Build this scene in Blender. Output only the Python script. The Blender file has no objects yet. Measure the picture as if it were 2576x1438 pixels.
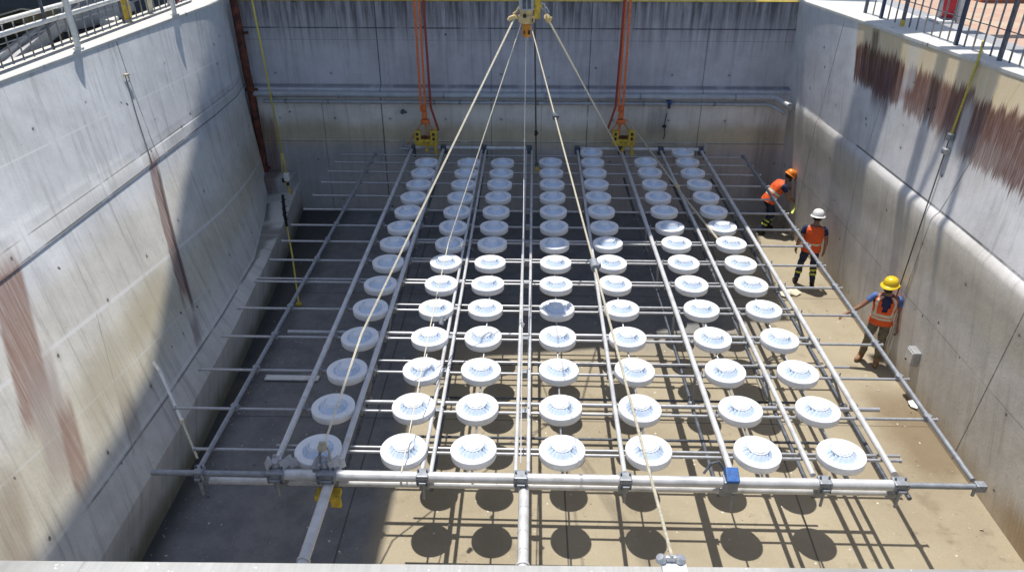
import bpy, bmesh, math, random
from mathutils import Vector, Matrix
random.seed(7)
R = math.radians
C = bpy.context.scene.collection
# ------------------------------------------------------------------ camera model (for measuring the place)
F = 1850.; TH = R(29.3); PS = R(1.404); CH = 8.2
fw = Vector((-math.sin(PS)*math.cos(TH), math.cos(PS)*math.cos(TH), -math.sin(TH)))
rt = Vector((math.cos(PS), math.sin(PS), 0)); up = rt.cross(fw)
def ray(px, py): return rt*((px-1288)/F) + up*((719-py)/F) + fw
def PZ(px, py, z):
    d = ray(px, py); t = (z-CH)/d.z; return Vector((d.x*t, d.y*t, z))
def PY(px, py, y):
    d = ray(px, py); t = y/d.y; return Vector((d.x*t, y, CH+d.z*t))
def PX(px, py, x):
    d = ray(px, py); t = x/d.x; return Vector((x, d.y*t, CH+d.z*t))
def lerp(T, V, t):
    if t <= T[0]: return V[0]
    for i in range(len(T)-1):
        if t <= T[i+1]: return V[i]+(V[i+1]-V[i])*(t-T[i])/(T[i+1]-T[i])
    return V[-1]
SUN = Vector((-.098, .25, 1.))
# ------------------------------------------------------------------ object helpers
def new(name, me, parent=None):
    o = bpy.data.objects.new(name, me); C.objects.link(o)
    if parent: o.parent = parent
    return o
def tag(o, label, cat, group=None):
    o['label'] = label; o['category'] = cat
    if group: o['group'] = group
    return o
def structure(o): o['kind'] = 'structure'; return o
def thing(name, label, cat, loc=(0, 0, 0), rz=0, group=None):
    o = bpy.data.objects.new(name, None); C.objects.link(o); o.empty_display_size = .1
    o.location = loc; o.rotation_euler = (0, 0, rz)
    return tag(o, label, cat, group)
class B:
    """collects geometry for one mesh"""
    def __init__(s): s.bm = bmesh.new(); s.uv = None
    def frame(s, d):
        d = d.normalized(); a = Vector((0, 0, 1)) if abs(d.z) < .9 else Vector((1, 0, 0))
        x = d.cross(a).normalized(); return x, x.cross(d).normalized()
    def tube(s, p0, p1, r, seg=12, r2=None, cap=True):
        return s.path([p0, p1], [r, r if r2 is None else r2], seg, cap)
    def path(s, pts, rs, seg=10, cap=True):
        pts = [Vector(p) for p in pts]
        if not hasattr(rs, '__len__'): rs = [rs]*len(pts)
        rings = []
        for i, p in enumerate(pts):
            d = (pts[min(i+1, len(pts)-1)]-pts[max(i-1, 0)])
            x, y = s.frame(d)
            rings.append([s.bm.verts.new(p+(x*math.cos(2*math.pi*k/seg)+y*math.sin(2*math.pi*k/seg))*rs[i]) for k in range(seg)])
        for a, b in zip(rings, rings[1:]):
            for k in range(seg):
                f = s.bm.faces.new((a[k], a[(k+1) % seg], b[(k+1) % seg], b[k])); f.smooth = True
        if cap:
            s.bm.faces.new(rings[0][::-1]); s.bm.faces.new(rings[-1])
        return s
    def box(s, c, size, rot=None, bev=0.):
        c = Vector(c); h = Vector(size)/2
        M = rot if rot is not None else Matrix.Identity(3)
        vs = {}
        for i in (-1, 1):
            for j in (-1, 1):
                for k in (-1, 1):
                    vs[i, j, k] = s.bm.verts.new(c + M @ Vector((i*h.x, j*h.y, k*h.z)))
        q = [((-1,-1,-1),(-1,1,-1),(1,1,-1),(1,-1,-1)), ((-1,-1,1),(1,-1,1),(1,1,1),(-1,1,1)), ((-1,-1,-1),(1,-1,-1),(1,-1,1),(-1,-1,1)),
             ((1,-1,-1),(1,1,-1),(1,1,1),(1,-1,1)), ((1,1,-1),(-1,1,-1),(-1,1,1),(1,1,1)), ((-1,1,-1),(-1,-1,-1),(-1,-1,1),(-1,1,1))]
        fs = [s.bm.faces.new([vs[v] for v in f]) for f in q]
        if bev > 0:
            es = list({e for f in fs for e in f.edges})
            bmesh.ops.bevel(s.bm, geom=es, offset=bev, segments=2, affect='EDGES', profile=.6)
        return s
    def lathe(s, prof, seg=32, M=None, wob=None):
        """profile of (r, z); closes at r = 0"""
        rings = []
        M = M or Matrix.Identity(4)
        for i, (r, z) in enumerate(prof):
            if r < 1e-5: rings.append([s.bm.verts.new(M @ Vector((0, 0, z)))]); continue
            ring = []
            for k in range(seg):
                a = 2*math.pi*k/seg; rr, zz = (r, z) if wob is None else wob(i, a, r, z)
                ring.append(s.bm.verts.new(M @ Vector((rr*math.cos(a), rr*math.sin(a), zz))))
            rings.append(ring)
        for a, b in zip(rings, rings[1:]):
            for k in range(seg):
                k2 = (k+1) % seg
                if len(a) == 1 and len(b) == 1: continue
                if len(a) == 1: f = s.bm.faces.new((a[0], b[k2], b[k]))
                elif len(b) == 1: f = s.bm.faces.new((a[k], a[k2], b[0]))
                else: f = s.bm.faces.new((a[k], a[k2], b[k2], b[k]))
                f.smooth = True
        return s
    def prism(s, poly, z0, z1):
        """vertical prism over an xy polygon (counter-clockwise)"""
        a = [s.bm.verts.new((x, y, z0)) for x, y in poly]; b = [s.bm.verts.new((x, y, z1)) for x, y in poly]
        n = len(poly); s.bm.faces.new(a[::-1]); s.bm.faces.new(b)
        for k in range(n): s.bm.faces.new((a[k], a[(k+1) % n], b[(k+1) % n], b[k]))
        return s
    def quad(s, pts):
        return s.bm.faces.new([s.bm.verts.new(p) for p in pts])
    def done(s, name, mats, parent=None, sharp=40, origin=None, recalc=True):
        if recalc: bmesh.ops.recalc_face_normals(s.bm, faces=s.bm.faces)
        if sharp:
            for e in s.bm.edges:
                if len(e.link_faces) == 2 and e.calc_face_angle(0) > R(sharp): e.smooth = False
        if origin is not None: bmesh.ops.translate(s.bm, verts=s.bm.verts, vec=-Vector(origin))
        me = bpy.data.meshes.new(name); s.bm.to_mesh(me); s.bm.free()
        for m in (mats if isinstance(mats, (list, tuple)) else [mats]): me.materials.append(m)
        o = new(name, me, parent)
        if origin is not None: o.location = origin
        return o
# ------------------------------------------------------------------ material helpers
class N:
    def __init__(s, name):
        s.m = bpy.data.materials.new(name); s.m.use_nodes = True; s.t = s.m.node_tree; s.t.nodes.clear()
        s.out = s.add('ShaderNodeOutputMaterial'); s.b = s.add('ShaderNodeBsdfPrincipled')
        s.t.links.new(s.b.outputs[0], s.out.inputs[0])
    def add(s, k): return s.t.nodes.new(k)
    def put(s, sock, v):
        if isinstance(v, bpy.types.NodeSocket): s.t.links.new(v, sock)
        elif isinstance(v, (tuple, list)): sock.default_value = tuple(v)+((1,) if len(v) == 3 and len(sock.default_value) == 4 else ())
        else: sock.default_value = v
    def math(s, op, a, b=0., c=0.):
        n = s.add('ShaderNodeMath'); n.operation = op
        for i, v in enumerate((a, b, c)): s.put(n.inputs[i], v)
        return n.outputs[0]
    def mul(s, a, b): return s.math('MULTIPLY', a, b)
    def plus(s, a, b): return s.math('ADD', a, b)
    def step(s, x, a, b):
        """smooth 0..1 from a to b (a may exceed b)"""
        n = s.add('ShaderNodeMapRange'); n.interpolation_type = 'SMOOTHSTEP'
        s.put(n.inputs[0], x)
        lo, hi, o0, o1 = (a, b, 0., 1.) if a < b else (b, a, 1., 0.)
        n.inputs[1].default_value = lo; n.inputs[2].default_value = hi; n.inputs[3].default_value = o0; n.inputs[4].default_value = o1
        return n.outputs[0]
    def band(s, x, a, b, soft): return s.mul(s.step(x, a-soft, a+soft), s.step(x, b+soft, b-soft))
    def line(s, x, x0, w):
        return s.step(s.math('ABSOLUTE', s.math('SUBTRACT', x, x0)), w*1.6, w*.5)
    def vec(s, x, y, z=0.):
        n = s.add('ShaderNodeCombineXYZ')
        for i, v in enumerate((x, y, z)): s.put(n.inputs[i], v)
        return n.outputs[0]
    def noise(s, v, scale, det=4., rough=.55):
        n = s.add('ShaderNodeTexNoise'); s.put(n.inputs['Vector'], v); n.inputs['Scale'].default_value = scale
        n.inputs['Detail'].default_value = det; n.inputs['Roughness'].default_value = rough
        return n.outputs[0]
    def vor(s, v, scale):
        n = s.add('ShaderNodeTexVoronoi'); s.put(n.inputs['Vector'], v); n.inputs['Scale'].default_value = scale
        return n.outputs['Distance'], n.outputs['Color']
    def mix(s, f, a, b, mode='MIX'):
        n = s.add('ShaderNodeMix'); n.data_type = 'RGBA'; n.blend_type = mode
        s.put(n.inputs[0], f); s.put(n.inputs[6], a); s.put(n.inputs[7], b); return n.outputs[2]
    def bump(s, h, strength=.3, dist=.02):
        n = s.add('ShaderNodeBump'); n.inputs['Strength'].default_value = strength; n.inputs['Distance'].default_value = dist
        s.put(n.inputs['Height'], h); s.t.links.new(n.outputs[0], s.b.inputs['Normal'])
    def uv(s):
        n = s.add('ShaderNodeUVMap'); n.uv_map = 'wall'; p = s.add('ShaderNodeSeparateXYZ'); s.t.links.new(n.outputs[0], p.inputs[0])
        return p.outputs[0], p.outputs[1]
    def obj(s):
        n = s.add('ShaderNodeTexCoord'); return n.outputs['Object']
    def sep(s, v):
        p = s.add('ShaderNodeSeparateXYZ'); s.put(p.inputs[0], v); return p.outputs
    def fin(s, col, rough=.8, metal=0.):
        s.put(s.b.inputs['Base Color'], col); s.put(s.b.inputs['Roughness'], rough); s.put(s.b.inputs['Metallic'], metal)
        return s.m
def plain(name, col, rough=.6, metal=0., var=.12, scale=9., dirt=None, bump=0.):
    n = N(name); o = n.obj()
    k = n.noise(o, scale, 5)
    c = n.mix(n.step(k, .3, .7), tuple(x*(1-var) for x in col), tuple(min(1, x*(1+var)) for x in col))
    if dirt:
        c = n.mix(n.mul(n.step(n.noise(o, scale*.6, 6, .7), .52, .72), .8), c, dirt)
    if bump: n.bump(n.noise(o, scale*8, 3), bump, .004)
    return n.fin(c, n.plus(rough-.08, n.mul(k, .16)), metal)

def concrete(name, base, feats=(), zones=(), streak=.16, shear=0., blot=.16, pits=True, speck=0., anchor=None):
    """board-cast concrete on (u, v) = (metres along the wall, height)"""
    n = N(name); u, v = n.uv()
    us = n.math('SUBTRACT', u, n.mul(v, shear)) if shear else u
    p = n.vec(u, v)
    big = n.noise(p, .45, 5, .6); mid = n.noise(p, 2.3, 6, .65); fine = n.noise(p, 26, 4, .6)
    sv = n.vec(n.mul(us, 7.), n.mul(v, .42)); st = n.noise(sv, 1., 5, .7)
    sv2 = n.vec(n.mul(us, 26.), n.mul(v, .9), 3.); st2 = n.noise(sv2, 1., 4, .7)
    c = base
    for (v0, v1, soft, col, amt) in zones:            # broad casts of the concrete's own colour by height
        vv = n.plus(v, n.mul(n.math('SUBTRACT', big, .5), .5))
        c = n.mix(n.mul(n.band(vv, v0, v1, soft), amt), c, col)
    c = n.mix(1., c, n.mix(n.step(big, .3, .7), (1-blot,)*3, (1.06,)*3), 'MULTIPLY')
    c = n.mix(1., c, n.mix(n.step(mid, .3, .7), (1-blot*.6,)*3, (1.05,)*3), 'MULTIPLY')
    c = n.mix(n.mul(n.step(st, .50, .68), streak*1.6), c, (.13, .115, .10))
    c = n.mix(n.mul(n.step(st2, .56, .70), streak*1.2), c, (.15, .135, .12))
    c = n.mix(n.mul(n.step(st, .46, .30), .22), c, (.75, .75, .74))
    c = n.mix(1., c, n.mix(fine, (.9,)*3, (1.09,)*3), 'MULTIPLY')
    hgt = n.plus(n.mul(fine, .3), mid)
    for f in feats:
        if f[0] == 'h':      # h, v0, slope, width, colour, amount, (u range)
            m = n.line(n.plus(v, n.mul(u, f[2])), f[1], f[3])
            if len(f) > 6: m = n.mul(m, n.band(u, f[6][0], f[6][1], .05))
            m = n.mul(m, n.step(n.noise(p, 1.7, 4), .28, .5))
        elif f[0] == 'v':    # v, u0, slope, width, colour, amount, (v range)
            m = n.line(n.plus(u, n.mul(v, f[2])), f[1], f[3])
            if len(f) > 6: m = n.mul(m, n.band(v, f[6][0], f[6][1], .03))
            m = n.mul(m, n.step(n.noise(p, 2.1, 4), .25, .5))
        elif f[0] == 's':    # s, u0, u1, slope, v0, v1, soft u, soft v, colour, amount
            uu = n.plus(n.plus(u, n.mul(v, f[3])) if anchor is None else n.plus(us, shear*anchor), n.mul(n.math('SUBTRACT', st2, .5), .10))
            vv = n.plus(v, n.mul(n.math('SUBTRACT', n.plus(n.mul(n.noise(n.vec(n.mul(us, 9.), n.mul(v, .5), f[1]), 1., 3, .7), .55), n.mul(n.noise(n.vec(n.mul(us, 42.), n.mul(v, 1.2), f[1]), 1., 4, .7), .45)), .5), f[10] if len(f) > 10 else f[7]*4.2))
            m = n.mul(n.band(uu, f[1], f[2], f[6]), n.band(vv, f[4], f[5], f[7]))
            m = n.mul(m, n.plus(.62, n.mul(n.step(st2, .3, .6), .38)))
            c = n.mix(n.mul(m, f[9]), c, f[8]); continue
        elif f[0] == 'd':    # drips from the top: d, v top, v bottom, colour, amount
            edge = n.noise(n.vec(n.mul(us, 5.), 0., 9.), 1., 5, .75)
            vv = n.plus(v, n.mul(n.math('SUBTRACT', edge, .5), (f[1]-f[2])*1.7))
            m = n.mul(n.step(vv, f[2], f[1]), n.plus(.35, n.mul(n.step(st, .35, .62), .65)))
            c = n.mix(n.mul(m, f[4]), c, f[3]); continue
        c = n.mix(n.mul(m, f[5]), c, f[4])
    if pits:
        d, col = n.vor(p, 1.6); ch = n.sep(col)[0]
        dot = n.mul(n.step(d, .055, .035), n.step(ch, .45, .5)); c = n.mix(n.mul(dot, .85), c, (.04, .04, .045))
        d2, col2 = n.vor(p, 6.5); dot2 = n.mul(n.step(d2, .08, .05), n.step(n.sep(col2)[1], .72, .76)); c = n.mix(n.mul(dot2, .55), c, (.08, .08, .085))
    if speck:
        d3, col3 = n.vor(n.vec(n.plus(u, n.mul(fine, .05)), n.plus(v, n.mul(mid, .08))), 34.); k3 = n.mul(n.mul(n.step(d3, .2, .1), n.step(n.sep(col3)[2], .66, .74)), n.step(mid, .44, .58)); c = n.mix(n.mul(k3, speck), c, (.85, .85, .83))
    if pits:
        fu = n.math('SUBTRACT', n.math('FRACT', n.mul(n.plus(us, n.mul(big, .05)), 1/1.45)), .5); fv = n.math('SUBTRACT', n.math('FRACT', n.mul(n.plus(v, .2), 1/1.12)), .5)
        rr = n.math('SQRT', n.plus(n.math('POWER', n.mul(fu, 1.45), 2.), n.math('POWER', n.mul(fv, 1.12), 2.)))
        th = n.mul(n.step(rr, .026, .016), n.step(n.noise(n.vec(u, v, 7.), .9, 2), .42, .5)); c = n.mix(n.mul(th, .8), c, (.06, .06, .06))
        halo = n.mul(n.step(rr, .09, .02), n.step(n.noise(n.vec(u, v, 7.), .9, 2), .42, .5)); c = n.mix(n.mul(halo, .22), c, (.2, .19, .17))
        hgt = n.math('SUBTRACT', hgt, n.mul(th, 3.))
    n.bump(hgt, .5, .014)
    return n.fin(c, n.plus(.72, n.mul(mid, .2)))
BR = (.095, .05, .04); JD = (.07, .07, .075)
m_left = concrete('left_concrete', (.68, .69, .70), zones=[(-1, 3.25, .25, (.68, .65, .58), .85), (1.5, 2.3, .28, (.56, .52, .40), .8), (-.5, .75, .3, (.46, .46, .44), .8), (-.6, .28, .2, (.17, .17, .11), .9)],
    shear=.55, streak=.2, feats=[
    ('h', 3.755, .0155, .011, (.05, .05, .05), .9), ('h', 3.96, .0155, .009, (.12, .12, .12), .7), ('h', 3.86, .0155, .09, (.40, .39, .36), .45), ('h', 4.03, .0155, .05, (.33, .33, .32), .35),
    ('h', 1.686, .054, .012, (.16, .15, .14), .8, (6.4, 17.5)), ('h', 1.73, .054, .018, (.78, .77, .75), .5, (3., 17.5)),
    ('h', 4.89, .028, .012, (.72, .72, .72), .7), ('h', 3.55, .105, .022, (.74, .74, .73), .6), ('h', 2.87, .115, .012, (.62, .61, .58), .6),
    ('v', 11.46, -.43, .011, JD, .85, (3.5, 5.5)), ('v', 3.0, -1., .012, JD, .6, (1., 3.4)), ('v', 9.4, -1., .008, JD, .5, (1.2, 3.4)), ('v', 6.4, -1., .01, JD, .5, (1.2, 2.6)),
    ('v', 6.3, -.43, .01, JD, .5, (3.6, 5.5)), ('v', 15.3, -.43, .01, JD, .35, (3.5, 5.5)),
    ('s', 9.02, 9.36, -1., 1.75, 3.62, .03, .12, (.22, .13, .11), .85), ('s', 9.28, 9.40, -1., 1.55, 3.4, .03, .1, (.06, .025, .025), .8),
    ('s', 9.05, 9.35, -1., 1.18, 1.45, .05, .1, (.14, .07, .07), .6),
    ('s', 4.35, 5.0, -1., 2.35, 3.72, .05, .2, (.27, .16, .12), .9), ('s', 4.6, 5.2, -1., 1.75, 2.7, .08, .2, (.36, .30, .27), .75), ('s', 5.0, 5.35, -1., 1.5, 2.2, .05, .15, (.28, .17, .13), .8),
    ('s', 6.35, 6.75, -1., 1.25, 1.75, .05, .15, (.26, .21, .17), .55), ('s', 3.6, 4.1, -1., 1.3, 2.2, .1, .2, (.33, .27, .20), .65), ('s', 7.0, 8.6, -1., 1.9, 2.35, .3, .15, (.45, .39, .27), .6), ('s', 5.6, 6.8, -1., 1.75, 2.3, .3, .2, (.42, .37, .27), .6)])
m_right = concrete('right_concrete', (.72, .71, .71), zones=[(-1, 2.8, .35, (.64, .60, .53), .8), (2.2, 3.1, .22, (.56, .50, .38), .65), (-.6, .35, .25, (.50, .40, .26), .7)], streak=.13, shear=.3, anchor=5., feats=[
    ('h', 4.15, 0., .012, (.66, .66, .66), .6), ('h', 3.245, 0., .016, JD, .8, (3., 15.)), ('h', 1.55, 0., .01, JD, .35),
    ('v', 17.4, .12, .012, JD, .7), ('v', 14.55, .0, .010, JD, .5), ('v', 11.9, .1, .012, JD, .75), ('v', 9.1, .1, .012, JD, .75), ('v', 13.2, .0, .01, JD, .3, (0., 3.)),
    ('s', 9.0, 16.05, 0., 4.85, 5.6, .06, .14, (.68, .53, .30), .9),
    ('s', 9.0, 16.0, 0., 4.5, 5.05, .03, .07, (.26, .12, .09), .62, .9),
    ('s', 14.2, 16.02, 0., 4.38, 5.14, .02, .07, (.115, .042, .026), .97, 1.0), ('s', 14.5, 15.2, 0., 4.15, 4.9, .1, .2, (.10, .05, .045), .75), ('s', 15.2, 15.45, 0., 4.5, 5.5, .05, .1, (.09, .05, .03), .8),
    ('s', 12.1, 14.02, 0., 4.32, 5.08, .05, .08, (.15, .062, .04), .93, 1.1), ('s', 12.5, 12.9, 0., 4.2, 4.9, .1, .2, (.15, .065, .05), .6),
    ('s', 9.0, 12.2, 0., 4.12, 5.02, .04, .08, (.11, .042, .027), .95, 1.1), ('s', 13.8, 14.15, 0., 4.7, 5.7, .06, .1, (.62, .62, .62), .5),
    ('s', 12.05, 12.3, 0., 3.9, 4.9, .05, .2, (.70, .70, .70), .6), ('s', 11.2, 14.2, 0., 3.7, 4.4, .3, .3, (.40, .36, .32), .35),
    ('s', 7.2, 9.2, 0., 0., .5, .3, .2, (.36, .24, .11), .7)])
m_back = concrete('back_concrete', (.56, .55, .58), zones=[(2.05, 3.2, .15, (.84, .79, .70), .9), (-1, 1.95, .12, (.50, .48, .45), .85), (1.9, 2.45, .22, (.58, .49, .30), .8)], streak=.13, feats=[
    ('h', 4.84, 0., .014, JD, .9), ('h', 4.55, 0., .008, JD, .35), ('d', 5.5, 4.1, (.05, .048, .06), .85), ('h', 3.42, 0., .03, (.1, .1, .12), .6), ('h', 2.0, 0., .012, JD, .5),
    ('v', -3.85, 0., .014, JD, .85), ('v', -1.0, 0., .01, JD, .6), ('v', 1.5, 0., .012, JD, .8), ('v', 4.4, 0., .012, JD, .6), ('v', -5.4, 0., .01, JD, .6, (0., 3.)), ('v', .3, 0., .008, JD, .4),
    ('s', 3.05, 3.55, 0., 2.2, 2.95, .1, .2, (.14, .13, .12), .5), ('s', 5.9, 6.5, 0., .5, 2.6, .12, .25, (.15, .13, .11), .5), ('s', -7.1, -6.7, 0., .7, 2.7, .08, .2, (.14, .06, .045), .7)])
m_cop = concrete('coping_concrete', (.66, .65, .61), streak=.04, blot=.10, speck=.0, feats=[('v', 8.8, 0., .01, JD, .5), ('v', 13.9, 0., .01, JD, .5)])
m_rim = concrete('rim_concrete', (.33, .33, .31), streak=.03, blot=.22, speck=.7, feats=[('v', -1.95, .0, .006, JD, .8), ('s', -2.2, 1.2, 0., 1.5, 2.4, .3, .2, (.58, .58, .57), .5)])

def floor_mat():
    n = N('pit_floor_concrete'); o = n.obj(); x, y, z = n.sep(o)
    big = n.noise(o, .4, 6, .65); mid = n.noise(o, 2.2, 6, .7); fine = n.noise(o, 34, 4)
    w = n.mul(n.math('SUBTRACT', n.noise(o, .9, 5, .65), .5), .9)
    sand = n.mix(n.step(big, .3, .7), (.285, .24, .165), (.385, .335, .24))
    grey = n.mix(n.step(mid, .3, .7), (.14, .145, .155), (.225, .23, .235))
    # grey slab on one side; same grey deepens the shade at the far end
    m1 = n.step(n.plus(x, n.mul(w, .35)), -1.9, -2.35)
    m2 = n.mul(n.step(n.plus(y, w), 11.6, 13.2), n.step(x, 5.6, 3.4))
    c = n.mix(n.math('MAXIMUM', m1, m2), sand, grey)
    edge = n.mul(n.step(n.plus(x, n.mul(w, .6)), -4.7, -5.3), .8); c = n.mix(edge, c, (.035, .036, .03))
    c = n.mix(n.mul(n.step(mid, .56, .72), .3), c, (.09, .08, .065))
    c = n.mix(n.mul(n.step(n.noise(o, .8, 5, .7), .55, .75), .25), c, (.22, .15, .06))
    for x0, k in ((3.6, -.06), (.6, 0.), (-2.6, .0)):
        c = n.mix(n.mul(n.line(n.plus(x, n.mul(y, k)), x0, .012), .75), c, (.05, .045, .04))
    c = n.mix(n.mul(n.line(y, 9.9, .012), .6), c, (.05, .045, .04)); c = n.mix(n.mul(n.line(y, 14.2, .012), .6), c, (.05, .045, .04))
    damp = n.mul(n.step(n.noise(o, .55, 5, .62), .60, .68), n.step(x, -2., -1.)); c = n.mix(n.mul(damp, .45), c, (.15, .115, .07))
    wet = n.mul(n.band(n.plus(x, w), 6.1, 7.2, .25), n.band(n.plus(y, w), 8.6, 10.9, .4)); c = n.mix(n.mul(wet, .55), c, (.12, .075, .03))
    sludge = n.mul(n.step(n.noise(o, 3.2, 7, .75), .60, .70), n.step(n.noise(o, .7, 3), .45, .6)); c = n.mix(n.mul(sludge, .5), c, (.075, .065, .05))
    d, cc = n.vor(o, 5.5); c = n.mix(n.mul(n.mul(n.step(d, .11, .06), n.step(n.sep(cc)[0], .72, .76)), .75), c, (.75, .73, .66))
    d, cc = n.vor(o, 14.); c = n.mix(n.mul(n.mul(n.step(d, .12, .06), n.step(n.sep(cc)[0], .80, .84)), .6), c, (.70, .67, .58))
    d, cc = n.vor(o, 3.1); c = n.mix(n.mul(n.mul(n.step(d, .07, .04), n.step(n.sep(cc)[1], .7, .74)), .9), c, (.03, .03, .03))
    c = n.mix(1., c, n.mix(fine, (.85,)*3, (1.14,)*3), 'MULTIPLY')
    n.bump(n.plus(fine, mid), .3, .01)
    return n.fin(c, n.plus(.62, n.mul(mid, .3)))
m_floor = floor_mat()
def paving():
    n = N('brick_paving'); o = n.obj(); b = n.add('ShaderNodeTexBrick'); n.put(b.inputs['Vector'], o)
    b.inputs['Scale'].default_value = 4.; b.inputs['Mortar Size'].default_value = .012
    n.put(b.inputs['Color1'], (.46, .29, .21)); n.put(b.inputs['Color2'], (.52, .36, .27)); n.put(b.inputs['Mortar'], (.38, .30, .24))
    c = n.mix(n.mul(n.step(n.noise(o, .9, 5, .65), .5, .6), .7), b.outputs['Color'], (.50, .41, .30))
    return n.fin(c, .85)
m_pave = paving()
m_yard = plain('yard_ground', (.05, .055, .065), .9, var=.4, scale=1.5)
m_galv = plain('galvanised_steel', (.42, .43, .45), .40, .45, var=.10, scale=14, dirt=(.40, .39, .37))
m_barg = plain('painted_bar', (.22, .225, .235), .5, .2, var=.15, scale=14)
m_galv2 = plain('bright_pipe_steel', (.63, .635, .64), .40, .2, var=.10, scale=6, dirt=(.42, .41, .38))
m_grey = plain('grey_steel', (.28, .30, .33), .5, .3, var=.15, scale=12, dirt=(.22, .22, .22))
m_dark = plain('dark_steel', (.11, .125, .15), .55, .3, var=.3, scale=12)
def plastic(name, col, dirt):
    n = N(name); o = n.obj(); oi = n.add('ShaderNodeObjectInfo')
    av = n.add('ShaderNodeVectorMath'); av.operation = 'ADD'; n.put(av.inputs[0], o); n.put(av.inputs[1], oi.outputs['Location']); v = av.outputs[0]
    k = n.noise(v, 7, 6, .65); c = n.mix(n.step(k, .3, .7), tuple(x*.95 for x in col), tuple(min(.93, x*1.02) for x in col))
    c = n.mix(n.mul(n.step(n.noise(v, 4.5, 6, .72), .58, .74), dirt), c, (.50, .47, .40))
    c = n.mix(n.mul(n.step(n.noise(v, 38, 3, .6), .66, .74), dirt*1.3), c, (.45, .44, .42))
    d, cc = n.vor(v, 13.); c = n.mix(n.mul(n.mul(n.step(d, .09, .05), n.step(n.sep(cc)[0], .86, .88)), .9), c, (.05, .05, .05))
    n.bump(n.noise(v, 24, 3), .15, .004)
    return n.fin(c, n.plus(.38, n.mul(k, .2)))
m_white = plastic('white_moulded_plastic', (.84, .85, .86), .26)
m_dischub = plastic('white_hub_plastic', (.78, .82, .87), .3)
m_discpale = plastic('shade_blue_plastic', (.62, .73, .88), .2)  # blue tint puts the cone's shaded front into its colour
m_whitep = plain('white_paint', (.80, .80, .77), .45, 0, var=.06, scale=8, dirt=(.55, .53, .49))
m_rust = plain('rusty_steel', (.12, .035, .02), .75, 0, var=.6, scale=7, dirt=(.03, .012, .01))
m_orange = plain('orange_webbing', (.78, .20, .06), .8, 0, var=.15, scale=22, dirt=(.45, .10, .04))
m_dred = plain('dark_red_webbing', (.34, .06, .04), .8, 0, var=.2, scale=22)
m_yel = plain('yellow_paint', (.66, .46, .05), .55, 0, var=.2, scale=11, dirt=(.22, .15, .05))
m_yrope = plain('yellow_rope', (.62, .52, .10), .85, 0, var=.25, scale=60)
m_cream = plain('cream_paint', (.66, .50, .24), .5, 0, var=.1, scale=14)
m_amber = plain('amber_casting', (.60, .24, .02), .45, 0, var=.2, scale=16)
m_rope = plain('pale_rope', (.78, .72, .56), .85, 0, var=.14, scale=60)
m_rope2 = plain('weathered_rope', (.46, .42, .32), .85, 0, var=.2, scale=60)
m_wire = plain('dark_wire_rope', (.10, .095, .08), .6, .2, var=.3, scale=60)
m_tanrope = plain('tan_strap', (.55, .28, .14), .85, 0, var=.2, scale=40)
m_blue = plain('blue_paint', (.025, .12, .38), .5, 0, var=.25, scale=24, dirt=(.10, .14, .2))
m_bluedk = plain('dark_blue_paint', (.03, .05, .10), .5, .1, var=.2, scale=20)
m_red = plain('red_paint', (.55, .02, .03), .5, 0, var=.1, scale=12)
m_black = plain('black_rubber', (.02, .02, .022), .7, 0, var=.2, scale=20)
m_pipe = plain('grey_pipe_paint', (.44, .46, .48), .45, .1, var=.1, scale=6, dirt=(.30, .31, .32))
m_olive = plain('olive_timber', (.10, .09, .05), .8, 0, var=.3, scale=8)
m_greyb = plain('grey_sheet', (.42, .43, .45), .6, 0, var=.15, scale=5)
m_terra = plain('terracotta_render', (.50, .17, .09), .85, 0, var=.15, scale=4)
m_clad = plain('building_cladding', (.45, .45, .44), .7, 0, var=.1, scale=1)
m_glass = plain('window_glass', (.05, .07, .09), .1, 0, var=.1, scale=1)

# ------------------------------------------------------------------ setting: pit and ground
LT = [0, .25, .5, .75, 1, 1.3, 1.8]; LD = [0, .14, .3, .55, 1, 1.5]
def lprof(Y):
    t = max((19-Y)/10, 0)
    led = (lerp(LD, [-7.37, -7.10, -7.0, -6.93, -6.83, -6.68], t), lerp(LD, [3.24, 3.42, 3.485, 3.53, 3.60, 3.70], t))
    jn = (lerp(LT, [-7.2, -6.5, -5.9, -5.65, -5.5, -5.4, -5.3], t), .66+.54*min(t, 1.2))
    be = (lerp(LT, [-6.3, -5.95, -5.66, -5.44, -5.28, -5.2, -5.15], t), .85)
    top = (-7.4-.44*min(t, 1.3), 5.5)
    f = (5.5-led[1]-.2)/(5.5-led[1])
    up_ = (top[0]+(led[0]-top[0])*f, led[1]+.2)
    return [top, up_, (up_[0]+.012, up_[1]-.012), (led[0]+.014, led[1]), (led[0]-.002, led[1]-.015), jn, be, (be[0]-.02, -.05)]
RY = [0, 11, 15, 19]
def rprof(Y):
    top = (lerp(RY, [7.45, 7.45, 6.95, 6.47], Y), 5.5); c1 = (lerp(RY, [6.93, 6.93, 6.83, 6.63], Y), 3.22)
    c2 = (lerp(RY, [6.83, 6.83, 6.77, 6.61], Y), 3.06); fl = (lerp(RY, [6.75, 6.85, 6.9, 6.75], Y), -.05)
    a = (c1[0]*.985+top[0]*.015, 3.26); m1 = ((c1[0]*.6+c2[0]*.4), 3.18)
    m2 = ((c1[0]*.2+c2[0]*.8), 3.12)
    return [top, a, c1, m1, m2, c2, fl]
def at_wall(prof, Y, z):
    P = prof(Y)
    for a, b in zip(P, P[1:]):
        if a[1] >= z >= b[1]: return a[0]+(b[0]-a[0])*(a[1]-z)/max(a[1]-b[1], 1e-6)
    return P[0][0]
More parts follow.
